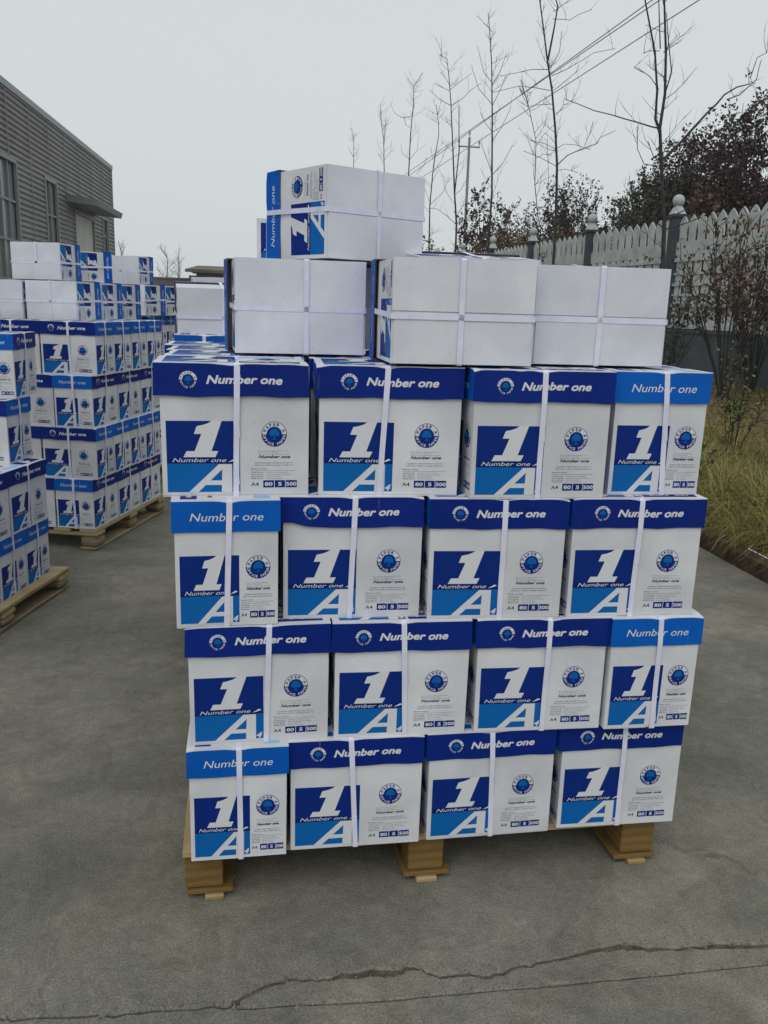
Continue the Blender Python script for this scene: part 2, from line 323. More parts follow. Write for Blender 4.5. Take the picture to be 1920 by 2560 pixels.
def logo_panel(fc, u0, v0, pw, ph, full=True):
    """square with a slanted 1 over a slanted A"""
    U = lambda x: u0 + pw * x; V = lambda y: v0 + ph * (1 - y)
    def pg(pts, mi, l): fc.poly([(U(x), V(y)) for x, y in pts], mi, l)
    n = 5
    for i in range(n):
        fc.rect(U(i / n), U((i + 1) / n), V(0.595), V(0), PN, 1); fc.rect(U(i / n), U((i + 1) / n), V(1), V(0.595), LB, 1)
    fc.rect(U(0), U(1), V(0.595), V(0.525), BD, 2)
    # the 1 (cut in convex-ish pieces)
    pg([(0.62, -0.004), (0.755, -0.004), (0.61, 0.42), (0.38, 0.42), (0.475, 0.18), (0.375, 0.18), (0.415, 0.072), (0.50, 0.055), (0.57, 0.03)], LT, 3)
    pg([(0.61, 0.42), (0.70, 0.42), (0.66, 0.505), (0.225, 0.505), (0.27, 0.42), (0.38, 0.42)], LT, 3)
    pg([(0.835, 0.577), (0.935, 0.52), (0.972, 0.54), (0.905, 0.562)], LT, 3)
    # the A
    pg([(0.706, 0.605), (0.80, 0.605), (0.755, 0.673), (0.415, 1.004), (0.285, 1.004)], LT, 3)
    pg([(0.79, 0.605), (0.888, 0.605), (0.888, 1.004), (0.741, 1.004), (0.752, 0.66)], LT, 3.1)
    pg([(0.55, 0.835), (0.77, 0.835), (0.77, 0.90), (0.47, 0.90)], LT, 3.3)
    fc.text('Number one', U(0.075), U(0.81), V(0.574), ph * 0.056, LT, 4, shear=0.30, bold=0.0, res=4)
    fc.heavy('4', U(0.90), U(0.975), V(0.982), ph * 0.080, LT, 4, shear=0.3)

def info(fc, cu, sx, mini=False):
    """fine print, A4 and the 80 / 5 / 500 boxes, centred on cu, squeezed by sx"""
    X = lambda u: cu + (u - 0.233) * sx
    if not mini:
        for i, t in enumerate(('Every wrapped with ready for use', 'Store in a cool dry place', 'Paper good can take machine by printer')):
            fc.text(t, X(0.200), X((0.262, 0.244, 0.268)[i]), 0.0945 - i * 0.0037, 0.0019, IK, 1, bold=0.0, res=1)
        for i, t in enumerate(('SPLENDID PERFORMANCE DUE TO', 'THE FOLLOWING CHARACTERISTICS')):
            fc.text(t, X((0.192, 0.190)[i]), X((0.272, 0.275)[i]), 0.0682 - i * 0.0050, 0.0026, PN, 1, shear=0.2, res=1)
        rows = (('Moisture Control', None), ('keeps the sheets flat in any copier and premium machine', None), ('Low Heat Content', 'offering air in cooler humidity rate'),
                ('Good Opacity', 'sharp print copying in two side facility'), ('Smoothness', 'improves printer ability'), ('Bulky Sheet', 'ensures a smooth transaction'))
        for i, (a, b) in enumerate(rows):
            v = 0.0560 - i * 0.0042
            wid = {0: 0.034, 1: 0.094}.get(i, 0.026)
            fc.text(a, X(0.184), X(0.184 + wid), v, 0.0021, IK, 1, bold=0.02 if i != 1 else 0, res=1)
            if b: fc.text(b, X(0.216), X(0.216 + 0.0013 * len(b)), v, 0.0019, IK, 1, res=1)
    fc.heavy('Number one', X(0.2), X(0.267), 0.0800, 0.0056, IK, 1, shear=0.3)
    fc.text('A4', X(0.1835), X(0.2), 0.0195, 0.0078, IK, 1, bold=0.01)
    for a, b, t, ta, tb in ((0.2095, 0.2325, '80', 0.213, 0.229), (0.234, 0.256, '5', 0.2415, 0.2485), (0.2575, 0.2815, '500', 0.2588, 0.2802)):
        fc.rect(X(a), X(b), 0.0160, 0.0318, PN, 1); fc.heavy(t, X(ta), X(tb), 0.0200, 0.0074, LT, 2, w=0.08)

WL, WS, HB, HL, OV = 0.3062, 0.2154, 0.28, 0.0702, 0.0045   # long, short, carton pitch, lid depth, lid overhang
LONG = Face2D(); logo_panel(LONG, 0.010, 0.0075, 0.151, 0.151); seal(LONG, 0.233, 0.131, 0.0268); info(LONG, 0.233, 1.0)
SHORT = Face2D(); logo_panel(SHORT, 0.009, 0.0075, 0.124, 0.151); seal(SHORT, 0.173, 0.131, 0.0262); info(SHORT, 0.173, 0.74)
LIDL = Face2D(); seal(LIDL, 0.069, 0.0335, 0.0180, True); LIDL.heavy('Number one', 0.106, 0.260, 0.0268, 0.0160, LT, 2, shear=0.24, w=0.085)
LIDS = Face2D(); LIDS.text('Number one', 0.037, 0.189, 0.0245, 0.0170, LT, 2, shear=0.22, bold=0.002)

def grid(mb, fn, us, vs, mi):
    o = len(mb.v); mb.v += [fn(u, v, 0) for v in vs for u in us]; n = len(us)
    for j in range(len(vs) - 1):
        for i in range(n - 1):
            a = o + j * n + i; mb.f.append((a, a + 1, a + n + 1, a + n)); mb.m.append(mi)

def carton_mb(seed=0, plain=False):
    r = random.Random(seed); mb = MB(); x, y = WL / 2, WS / 2; top = HB - 0.008
    t = [r.uniform(-0.0012, 0.0012) for _ in range(4)]; g = r.uniform(0.0, 0.002)
    bu = [r.uniform(0.0004, 0.0017), r.uniform(0.0003, 0.0013)]
    def sh(p):  # slight taper, shear and bulge of the whole carton
        k = p[2] / HB; bz = math.sin(math.pi * min(1, max(0, k)))
        if abs(p[1]) > y - 0.0001: p = (p[0], p[1] + math.copysign(bu[0] * bz * max(0, math.cos(math.pi * p[0] / WL)), p[1]), p[2])
        if abs(p[0]) > x - 0.0001: p = (p[0] + math.copysign(bu[1] * bz * max(0, math.cos(math.pi * p[1] / WS)), p[0]), p[1], p[2])
        return (p[0] * (1 - g * (1 - k) * 4) + t[0] * k, p[1] * (1 - g * (1 - k) * 4) + t[1] * k, p[2])
    F = lambda u, v, d: sh((u - x, -y - d, v)); Bk = lambda u, v, d: sh((x - u, y + d, v))
    Rt = lambda u, v, d: sh((x + d, u - y, v)); Lf = lambda u, v, d: sh((-x - d, y - u, v))
    for fn, wd, pr in ((F, WL, LONG), (Bk, WL, Face2D() if plain else LONG), (Rt, WS, SHORT), (Lf, WS, SHORT)):
        grid(mb, fn, [wd * i / 10 for i in range(11)], [0.001] + [top * i / 8 for i in range(1, 9)], WH); pr.put(mb, fn)
    mb.quad(sh((-x, -y, top)), sh((x, -y, top)), sh((x, y, top)), sh((-x, y, top)), WH)
    # bottom: two flaps meeting on a seam, each slightly cupped
    z = 0.001; s = 0.0011
    mb.quad((-x, -y, z), (-x, y, z), (x, y, z), (x, -y, z), BW)
    a, b = r.uniform(0.0005, 0.003), r.uniform(-0.0006, 0.0012)
    xi, yi = x - 0.0012, y - 0.0008
    for (y0, y1, k0, k1) in ((-yi, -s, 0.0, b), (s, yi, a, 0.0)):
        xj = xi - (0.0035 if y0 > 0 else 0.0); V0 = [(-xj, y0, 0.0004), (xj, y0, 0.0004), (xj, y1, 0.0004), (-xj, y1, 0.0004)]
        lo = [(p[0], p[1], -0.0022 - (k0 if p[1] == y0 else k1)) for p in V0]
        mb.add(V0 + lo, [(4, 7, 6, 5), (0, 1, 5, 4), (1, 2, 6, 5), (2, 3, 7, 6), (3, 0, 4, 7)], BW)
    return mb

def lid_mb(seed=0, strap=(0.0, 0.0), torn=0.0):
    r = random.Random(seed + 99); mb = MB(); x, y = WL / 2 + OV, WS / 2 + OV; zt = HB - 0.0016; zb = HB - HL
    ph = [r.uniform(0, 6.28) for _ in range(6)]; fl = [r.uniform(-0.0008, 0.0022) for _ in range(4)]
    crush = [(math.copysign(x, r.uniform(-1, 1)), math.copysign(y, r.uniform(-1, .4)), r.uniform(0.001, 0.0045), r.uniform(0.010, 0.024)) for _ in range(2)]
    crush += [(r.uniform(-x, x), math.copysign(y, r.uniform(-1, .4)), r.uniform(0.0005, 0.002), r.uniform(0.008, 0.02)) for _ in range(2)]
    def dip(p):
        k = max(0.0, (p[2] - (zt - 0.025)) / 0.025)
        d = 0.0042 * k * (math.exp(-((p[0] - strap[0]) / 0.017) ** 2) * (abs(p[1]) > y - 0.012) + math.exp(-((p[1] - strap[1]) / 0.017) ** 2) * (abs(p[0]) > x - 0.012))
        for (qx, qy, qa, qr) in crush: d += qa * k * math.exp(-((p[0] - qx) ** 2 + (p[1] - qy) ** 2) / qr ** 2)
        lo = 1 - (p[2] - zb) / HL                       # 1 at the skirt's lower edge
        wv = 0.0011 * lo * (math.sin(p[0] * 33 + ph[0]) + 0.6 * math.sin(p[0] * 71 + p[1] * 55 + ph[1]))
        tear = 0.0
        if torn and p[1] < 0 and p[0] < -0.095 * 1: tear = torn * lo * min(1.0, (-0.095 - p[0]) / 0.035)
        out = lo * (fl[0] if p[1] < -y * 0.9 else fl[1] if p[1] > y * 0.9 else fl[2])
        sg = (1 if p[1] > 0 else -1) if abs(p[1]) > y * 0.9 else 0; sgx = (1 if p[0] > 0 else -1) if abs(p[0]) > x * 0.96 else 0
        return (p[0] + sgx * (out + 0.0), p[1] + sg * out, p[2] - d + wv + tear)
    fn = [(lambda u, v, d: dip((u - x, -y - d, zb + v)), 2 * x, LIDL, NV), (lambda u, v, d: dip((x - u, y + d, zb + v)), 2 * x, LIDL, NV),
          (lambda u, v, d: dip((x + d, u - y, zb + v)), 2 * y, LIDS, BL), (lambda u, v, d: dip((-x - d, y - u, zb + v)), 2 * y, LIDS, BL)]
    hh = zt - zb; e = 0.0016
    for f, wd, pr, mi in fn:
        n = 22 if wd > 0.25 else 16; us = [wd * i / n for i in range(n + 1)]
        grid(mb, f, us, [0, hh * 0.35, hh * 0.65, hh * 0.85, hh - e], mi)
        grid(mb, f, us, [hh - e, hh], LT)
        pr.put(mb, f, step=0.00028)
        # skirt's lower edge (raw board) and its inner face
        for i in range(n):
            A, B_ = us[i], us[i + 1]
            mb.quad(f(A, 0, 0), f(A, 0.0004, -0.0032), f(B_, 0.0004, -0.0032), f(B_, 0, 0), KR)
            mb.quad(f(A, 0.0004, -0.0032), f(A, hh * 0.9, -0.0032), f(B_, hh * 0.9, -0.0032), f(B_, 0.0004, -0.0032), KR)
    # top sheet: white border, printed fields
    T = lambda u, v, d: dip((u - x, v - y, zt + d)) if (u < 0.02 or u > 2 * x - 0.02 or v < 0.02 or v > 2 * y - 0.02) else (u - x, v - y, zt + d)
    nu = [0, 0.004, 0.012] + [0.02 + (2 * x - 0.04) * i / 22 for i in range(23)] + [2 * x - 0.012, 2 * x - 0.004, 2 * x]
    nv = [0, 0.004, 0.012] + [0.02 + (2 * y - 0.04) * i / 14 for i in range(15)] + [2 * y - 0.012, 2 * y - 0.004, 2 * y]
    grid(mb, T, nu, nv, WH)
    tp = Face2D(); logo_panel(tp, 0.016, 0.018, 0.150, 0.19); tp.rect(0.172, 2 * x - 0.016, 0.018, 0.052, PN, 1); tp.rect(0.172, 2 * x - 0.016, 0.17, 0.205, PL, 1)
    seal(tp, 0.236, 0.128, 0.028); tp.text('Number one', 0.19, 0.285, 0.075, 0.012, IK, 1, shear=0.3, bold=0.03); tp.text('80  5  500', 0.19, 0.285, 0.030, 0.011, LT, 2, bold=0.03)
    tp.put(mb, lambda u, v, d: (u - x, v - y, zt + 0.0002 + d))
    return mb

def strap_mb(axis, top, bot, seed=0):
    """a ribbon loop round the carton; axis 'x': crosses the long faces at x = top..bot; axis 'y': crosses the short faces"""
    h = 0.0060; mb = MB(); g = 0.0012
    hw = (WS if axis == 'x' else WL) / 2; zt = HB - 0.0016; zb = HB - HL; lo = hw + OV
    path = [(-hw - g, -0.003), (-hw - 0.0016, 0.09), (-lo - 0.0026, zb - 0.002), (-lo - 0.0016, zb + 0.03), (-lo - 0.0004, zt - 0.0060), (-lo + 0.007, zt - 0.0004),
            (lo - 0.007, zt - 0.0004), (lo + 0.0004, zt - 0.0060), (lo + 0.0016, zb + 0.03), (lo + 0.0026, zb - 0.002), (hw + 0.0016, 0.09), (hw + g, -0.003), (hw - 0.002, -0.0048), (-hw + 0.002, -0.0048)]
    n = len(path); cy, cz = 0.0, HB / 2
    def P(i, side, o):
        a, z = path[i % n]; d = bot + (top - bot) * max(0, min(1, z / HB)); r = Vector((a, (z - cz))).normalized() * o
        if i % n in (5, 6): r = Vector((0, o))
        if i % n in (12, 13): r = Vector((0, -o))
        a2, z2 = a + r.x, z + r.y
        return (d + side * h, a2, z2) if axis == 'x' else (-a2, d + side * h, z2)
    for i in range(n):
        j = i + 1; t = 0.0007
        if i in (0, 1, 10) and random.Random(seed * 7 + i + int(top * 9999)).random() < 0.4:      # heat-sealed overlap, a little askew
            f_ = 0.3; A_, B_, C_, D_ = [Vector(q) for q in (P(i, -1, .0013), P(i, 1, .0013), P(j, 1, .0013), P(j, -1, .0013))]; sk = Vector((0.0012, 0.0, 0.0)) if axis == 'x' else Vector((0.0, 0.0012, 0.0))
            mb.quad(tuple(A_.lerp(D_, f_) + sk), tuple(B_.lerp(C_, f_) + sk), tuple(B_.lerp(C_, f_ + .28) - sk * .4), tuple(A_.lerp(D_, f_ + .28) - sk * .4))
        a, b, c, d = P(i, -1, t), P(i, 1, t), P(j, 1, t), P(j, -1, t); a2, b2, c2, d2 = P(i, -1, 0), P(i, 1, 0), P(j, 1, 0), P(j, -1, 0)
        mb.quad(a, b, c, d); mb.quad(a2, d2, c2, b2); mb.quad(a2, a, d, d2); mb.quad(b, b2, c2, c)
    return mb

PLAIN_ME = carton_mb(7, True).mesh('carton', PRM)
CARTON_ME = [carton_mb(i).mesh('carton', PRM) for i in range(6)]
LID_ME = [lid_mb(i).mesh('lid', PRM) for i in range(5)]
STRAP_X = [strap_mb('x', a, b).mesh('strap', M_STRAP) for a, b in ((0.0, 0.0), (0.006, -0.005), (-0.008, 0.003), (0.003, 0.010))]
STRAP_Y = [strap_mb('y', a, b).mesh('strap', M_STRAP) for a, b in ((0.0, 0.0), (0.004, -0.004), (-0.005, 0.004), (0.002, 0.007))]
NBOX = [0]
def carton(loc, rz, label, group, sx=None, sy=None, lid_dx=0.0, lying=None, torn=0.0, unique=False, flip=False, roll=0.0, plain=False, lid_rot=0.0):
    """one strapped carton. lying=tilt in radians: laid on its long side, base towards local -y"""
    i = NBOX[0]; NBOX[0] += 1
    root = empty('paper_carton', loc, rz)
    if lying is not None: root.rotation_euler = (Matrix.Rotation(rz, 3, 'Z') @ Matrix.Rotation(roll, 3, 'Y') @ Matrix.Rotation(-(math.pi / 2 - lying), 3, 'X') @ Matrix.Rotation(math.pi if plain else 0, 3, 'Z')).to_euler()
    elif flip: root.rotation_euler = (0, 0, rz + math.pi)
    tag(root, label, 'carton', group)
    ob('carton_body', PLAIN_ME if plain else CARTON_ME[(i * 5 + i // 4) % 6], root)
    if unique:
        lm = lid_mb(i + 10, ((sx or (0, 0))[0], (sy or (0, 0))[0]), torn).mesh('lid', PRM)
    else: lm = LID_ME[(i * 3 + i // 5) % 5]
    l = ob('lid', lm, root); l.location.x = lid_dx; l.rotation_euler.y = lid_rot
    ob('strap', strap_mb('x', *sx).mesh('strap', M_STRAP) if sx else STRAP_X[i % 4], root)
    ob('strap', strap_mb('y', *sy).mesh('strap', M_STRAP) if sy else STRAP_Y[(i + 1) % 4], root)
    return root

# ------------------------------------------------------------------ ground
def densify(pts, jit, seed, n=3):
    r = random.Random(seed); out = [pts[0]]
    for a, b in zip(pts, pts[1:]):
        m = n if abs(b[0] - a[0]) < 0.3 else 1
        for k in range(1, m + 1):
            t = k / m; j = jit if k < m else jit * 0.3
            out.append((a[0] + (b[0] - a[0]) * t + (r.uniform(-jit, jit) if k < m else 0), a[1] + (b[1] - a[1]) * t + r.uniform(-j, j)))
    return out
XL, XR = -60.0, 3.33
CR = [(XL, -0.25), (-6, -0.27), (-2, -0.285), (-0.5, -0.29), (0.144, -0.296), (0.181, -0.305), (0.312, -0.312), (0.409, -0.315), (0.517, -0.320), (0.589, -0.318), (0.626, -0.290), (0.683, -0.269), (0.721, -0.263), (0.779, -0.270),
      (0.819, -0.262), (0.878, -0.262), (0.926, -0.268), (0.968, -0.259), (1.022, -0.292), (1.072, -0.291), (1.13, -0.302), (1.186, -0.284), (1.261, -0.275), (1.34, -0.261), (1.397, -0.253), (1.442, -0.249),
      (1.5, -0.265), (1.585, -0.271), (1.672, -0.275), (1.779, -0.283), (1.95, -0.27), (2.2, -0.295), (2.6, -0.28), (3.0, -0.31), (XR, -0.30)]
JT = [(0.600, -0.326), (0.644, -0.329), (0.774, -0.334), (0.924, -0.341), (1.06, -0.340), (1.208, -0.343), (1.361, -0.341), (1.516, -0.342), (1.743, -0.339), (2.2, -0.341), (2.8, -0.345), (XR, -0.347)]
CRD = densify(CR, 0.005, 3, 4); JTD = densify(JT, 0.0012, 4, 3)
WC = lambda x: 0.0030 + 0.0070 * (0.5 + 0.5 * math.sin(x * 9.1)) * (x > 0.58) * (0.5 + 0.5 * math.sin(x * 23))
yd = MB()
def edge(line, sgn, w):
    """chipped slab edge along a line; sgn=+1 slab lies on the +y side. returns the line where the flat top begins"""
    r = random.Random(len(line) + sgn); inn = []
    for (x, y) in line:
        c = 0.003 + 0.005 * r.random() ** 2; inn.append((x, y + sgn * (w(x) + c)))
    for i in range(len(line) - 1):
        (xa, ya), (xb, yb) = line[i], line[i + 1]; wa, wb = w(xa), w(xb); ia, ib = inn[i], inn[i + 1]
        A, B = (ia[0], ia[1], 0), (ib[0], ib[1], 0); C_, D = (xb, yb + sgn * wb, -0.0035), (xa, ya + sgn * wa, -0.0035)
        E_, F_ = (xb, yb + sgn * wb, -0.03), (xa, ya + sgn * wa, -0.03)
        q1, q2 = (A, B, C_, D), (D, C_, E_, F_)
        if sgn > 0: q1, q2 = q1[::-1], q2[::-1]
        yd.quad(*q1); yd.quad(*q2)
    return inn
top = edge(CRD, 1, WC)
for i in range(len(top) - 1): a, b = top[i], top[i + 1]; yd.quad((a[0], a[1], 0), (b[0], b[1], 0), (b[0], 0.2, 0), (a[0], 0.2, 0))
yd.quad((XL, 0.2, 0), (XR, 0.2, 0), (XR, 90, 0), (XL, 90, 0))
sl_t = edge([p for p in CRD if p[0] >= 0.600], -1, WC); sl_b = edge(JTD, 1, lambda x: 0.0016)
def yat(line, x):
    for a, b in zip(line, line[1:]):
        if a[0] <= x <= b[0]: return a[1] + (b[1] - a[1]) * (x - a[0]) / max(b[0] - a[0], 1e-6)
    return line[-1][1] if x > line[-1][0] else line[0][1]
xs = sorted({p[0] for p in sl_t} | {p[0] for p in sl_b})
xs = [x for x in xs if x >= max(sl_t[0][0], sl_b[0][0]) - 1e-6]
for a, b in zip(xs, xs[1:]):
    if b - a > 1e-5: yd.quad((a, yat(sl_b, a), 0.0), (b, yat(sl_b, b), 0.0), (b, yat(sl_t, b), 0.0), (a, yat(sl_t, a), 0.0))
low = edge([(x, y) for x, y in CRD if x < 0.600] + JTD, -1, lambda x: 0.0020)
for i in range(len(low) - 1): a, b = low[i], low[i + 1]; yd.quad((a[0], -14, 0), (b[0], -14, 0), (b[0], b[1], 0), (a[0], a[1], 0))
struct(yd.build('yard', [M_CONC]))
g = MB(); g.quad((-400, -200, -0.006), (3.4, -200, -0.006), (3.4, 600, -0.006), (-400, 600, -0.006)); struct(g.build('ground', [M_DIRT]))
# loose crumbs of concrete in the crack
cb = MB(); r = random.Random(5)
for k in range(520):
    x = r.uniform(0.3, 2.2); y = yat(CRD if r.random() < 0.7 else JTD, max(x, 0.61)) + r.gauss(0, 0.012); s = r.uniform(0.0012, 0.0045) * (2 if r.random() < .04 else 1)
    P = [(x + r.uniform(-s, s), y + r.uniform(-s, s), -0.001 + r.uniform(0, s)) for _ in range(4)] ; P += [(x, y, s * 1.2)]
    cb.add(P, [(0, 1, 4), (1, 2, 4), (2, 3, 4), (3, 0, 4), (0, 1, 2, 3)])
for k in range(900):
    x = r.uniform(-2.5, 3.3); y = r.uniform(-0.9, 7) if k % 3 else r.uniform(-.9, 1.2); s = abs(r.gauss(0.0022, 0.0016)) + .0008
    P = [(x + r.uniform(-s, s), y + r.uniform(-s, s), 0.0) for _ in range(4)]; P += [(x, y, s)]
    cb.add(P, [(0, 1, 4), (1, 2, 4), (2, 3, 4), (3, 0, 4)])
o = struct(cb.build('gravel', [mat('crumb', (0.14, 0.135, 0.12), 0.9, col2=(0.26, 0.25, 0.23), scale=30)]), 'stuff'); o['label'] = 'loose concrete crumbs and grit on the yard'

def bedz(x, y):
    t = min(1, max(0, (x - 3.4) / 5.0)); t = t * t * (3 - 2 * t)
    return 0.085 + 0.22 * t + 0.018 * math.sin(x * 3.1 + y * 1.7) * math.sin(y * 2.3 - x) * min(1, (x - 3.4) * 2 + 0.1)
bd = MB(); nx = [3.42 + 0.16 * i for i in range(39)]; ny = [-3 + 0.25 * i for i in range(60)] + [12 + 1.5 * i for i in range(50)]
r = random.Random(6)
grid(bd, lambda u, v, d: (u, v, bedz(u, v) + r.uniform(-0.012, 0.012)), nx, ny, 0)
struct(bd.build('soil_bed', [M_SOIL], smooth=True))
g = MB(); g.quad((9.3, -100, 0.25), (400, -100, 0.25), (400, 600, 0.25), (9.3, 600, 0.25)); g.quad((3.4, 86, 0.1), (9.3, 86, 0.2), (9.3, 600, 0.2), (3.4, 600, 0.1)); struct(g.build('field', [M_FIELD]))
kb = MB(); y = -14.0; r = random.Random(8)
while y < 60:
    L_ = 0.24 if y < 14 else 1.2; j = r.uniform(-0.008, 0.008); kb.cbox(3.335 + j, 3.425 + j, y + 0.004, y + L_ - 0.004, -0.01, 0.098 + r.uniform(-0.008, 0.006), 0.008); y += L_
struct(kb.build('kerb', [M_KERB]))

# ------------------------------------------------------------------ pallets
def pallet(loc, rz, w_, d, zt, label, style, group='wooden pallets under the carton stacks', extras=True):
    """origin at front-left corner on the ground"""
    root = tag(empty('wooden_pallet', loc, rz), label, 'pallet', group)
    if style == 'sheet':
        b = MB(); b.cbox(0, w_, 0, d, zt - 0.017, zt - 0.001, 0.002); b.build('deck', [M_WOOD], root)
        for i, x in enumerate((0.003, 0.536, 1.090)):
            for y in (-0.005, d / 2 - 0.05, d - 0.105):
                b = MB(); b.cbox(x, x + 0.088, y + (0.012 if y < 0.1 else 0), y + 0.10, 0.026, zt - 0.019, 0.003); b.build('block', [M_BLOCK], root)
            b = MB(); b.cbox(x + (0.004, -0.012, -0.02)[i], x + (0.112, 0.104, 0.094)[i], 0.0, d, 0.0135, 0.0245, 0.002); b.build('bottom_board', [M_BLOCK], root)
            b = MB(); b.cbox(x + (0.046, 0.020, 0.018)[i], x + (0.090, 0.072, 0.066)[i], -0.008, 0.05, 0.0, 0.0125, 0.002); b.build('shim', [M_WOOD], root)
    else:
        for k in range(8):
            b = MB(); x = k * (w_ - 0.1) / 7; b.cbox(x, x + 0.1, 0, d, zt - 0.021, zt - 0.001, 0.003); b.build('deck_board', [M_WOOD], root)
        for y in (0.003, d / 2 - 0.05, d - 0.103):
            b = MB(); b.cbox(-0.003, w_ + 0.003, y, y + 0.1, zt - 0.043, zt - 0.023, 0.003); b.build('stringer_board', [M_WOOD], root)
        for x in (0, w_ / 2 - 0.05, w_ - 0.1):
            b = MB(); b.cbox(x, x + 0.095, 0, d, 0.001, 0.018, 0.003); b.build('bottom_board', [M_WOODOLD], root)
            for y in (0.004, d / 2 - 0.05, d - 0.104):
                b = MB(); b.cbox(x + 0.001, x + 0.101, y, y + 0.1, 0.020, zt - 0.045, 0.012); b.build('block', [M_WOODOLD], root)
    return root
pallet((0.472, 0.008, 0), 0.018, 1.222, 1.0, 0.13, 'pale sheet-topped wooden pallet on brown blocks under the near carton stack', 'sheet')

# ------------------------------------------------------------------ near stack
Z = lambda k: 0.13 + (k - 1) * HB
MAIN = [  # layer, kind, cx, cy, th, lid dx, strap fraction at top and bottom
    (1, 'S', 0.6017, -0.0264, 0.0082, 0, .51, .52), (1, 'L', 0.8723, -0.0081, 0.0058, -.0023, .45, .50), (1, 'L', 1.1968, -0.0009, 0.0193, -.0035, .483, .52), (1, 'L', 1.5275, 0.0099, -0.0048, -.0062, .50, .515),
    (2, 'L', 0.6508, -0.0056, 0.0341, -.0016, .566, .543), (2, 'L', 0.9697, -0.0062, -0.0106, -.0017, .50, .538), (2, 'L', 1.2973, -0.0091, -0.0157, -.0007, .538, .538), (2, 'S', 1.566, -0.0213, -0.0064, .0034, .53, .563),
    (3, 'S', 0.5828, -0.0104, 0.0503, -.0062, .53, .49), (3, 'L', 0.8552, 0.0217, -0.0148, -.0037, .509, .482), (3, 'L', 1.1758, -0.0036, -0.0325, -.0004, .536, .543), (3, 'L', 1.4998, -0.0092, -0.0169, 0, .51, .503),
    (4, 'L', 0.604, 0.0293, 0.0353, -.0071, .51, .496), (4, 'L', 0.9303, 0.0282, -0.0362, -.0015, .475, .434), (4, 'L', 1.2569, -0.0087, 0.0081, -.0004, .495, .50), (4, 'S', 1.5399, 0.0205, -0.0122, .0043, .52, .60)]
ROWN = {1: 'bottom row', 2: 'second row up', 3: 'third row up', 4: 'fourth row up'}
ORD = ['leftmost', 'second from left', 'third from left', 'rightmost']
G1 = 'strapped paper cartons on the near pallet'
for n, (k, t, cx, cy, th, dl, st, sb) in enumerate(MAIN):
    nx_, ny_ = -math.sin(th), math.cos(th); dep = (WS if t == 'L' else WL) / 2
    lab = ('navy-lidded wide carton' if t == 'L' else 'bright-blue-lidded narrow carton') + f', {ORD[n % 4]} in the {ROWN[k]} of the near stack'
    if (k, n % 4) == (3, 1): lab = 'navy-lidded carton with a lifted lid corner, second from left, third row up, near stack'
    wd = WL if t == 'L' else WS; s = ((st - .5) * (wd + 2 * OV), (sb - .5) * wd)
    loc = (cx + nx_ * dep, cy + ny_ * dep, Z(k))
    if t == 'L': carton(loc, th, lab, G1, sx=s, sy=(rnd.uniform(-.005, .005), rnd.uniform(-.005, .005)), lid_dx=dl, torn=0.012 if (k, n % 4) == (3, 1) else 0, unique=True)
    else: carton(loc, th - math.pi / 2, lab, G1, sx=(rnd.uniform(-.006, .006), 0), sy=(-s[0], -s[1]) if False else s, unique=True)
# flanks of the near stack (behind the front row)
def flank(k, side, t, cx, cy, th, skip=0):
    n_ = 3 if t == 'L' else 2; pitch = 0.2285 if t == 'L' else 0.318; dep = (WS if t == 'L' else WL) / 2
    for j in range(1, n_ + 1):
        yy = cy + dep + j * pitch + rnd.uniform(-.003, .003); xx = cx + rnd.uniform(-.008, .008)
        if k == 4 and side == 'left': xx = cx + (-0.008, -0.022, -0.052)[j - 1]; yy += (0, 0.004, 0.025)[j - 1]
        ths = rnd.uniform(-.015, .015)
        lab = f'{"navy" if t == "L" else "bright-blue"}-lidded carton, {["second", "third", "fourth"][j - 1]} from the front on the {side} flank, {ROWN[k]}, near stack'
        carton((xx, yy, Z(k)), ths if t == 'L' else ths - math.pi / 2, lab, G1)
for k in (1, 2, 3, 4):
    row = [m for m in MAIN if m[0] == k]
    flank(k, 'left', row[0][1], row[0][2], row[0][3], 0); flank(k, 'right', row[3][1], row[3][2], row[3][3], 0)
    for j in (1, 2):
        m_ = row[j]; carton((m_[2] + rnd.uniform(-.004, .004), m_[3] + WS * 1.5 + 0.012, Z(k)), 0.0, f'hidden navy-lidded carton behind the {ORD[j]} one of the {ROWN[k]}, near stack', G1)

def lying(corner, th, zb, label, group, tilt=0.0, **kw):
    """carton on its long side, base facing the viewer; corner = right end of its front bottom edge"""
    e = Vector((math.cos(th), math.sin(th), 0))
    p = Vector((corner[0], corner[1], zb + WS / 2 + OV)) - e * (WL / 2)
    return carton(p, th, label, group, lying=tilt, **kw)
Z5, Z6 = Z(5), Z(5) + WS + 2 * OV + 0.001
lying((0.905, 0.295), 0.050, Z5, 'blank white carton base, left of three lying on the near stack, blue lid edge behind', G1, sx=(0.018, 0.012), sy=(-.003, .004), lid_dx=0.018, lid_rot=-0.12, unique=True)
lying((1.230, 0.014), -0.005, Z5, 'blank white carton base lying mid near stack with printed left side showing', G1, sx=(0.012, -0.006), sy=(0.0, .010), lid_dx=-0.004, unique=True)
lying((1.563, 0.085), -0.050, Z5, 'blank white carton base, rightmost of the cartons lying on the near stack', G1, sx=(0.006, -0.003), sy=(-.004, .008), unique=True)
lying((1.34, 0.335), -0.02, Z5 + 0.022, 'carton lying in second rank of the near stack, navy lid side barely showing', G1, tilt=0.085)
lying((1.67, 0.40), -0.05, Z5 + 0.012, 'carton lying in second rank at the right end of the near stack', G1, tilt=0.05)
lying((1.02, 0.60), 0.0, Z5, 'carton lying in second rank, supporting the topmost carton of the near stack', G1)
lying((1.084, 0.540), 0.51, Z6 + 0.001, 'topmost carton of the near stack, lying turned with its logo side facing left', G1, sx=(0.010, 0.004), sy=(-.012, -.006), unique=True)

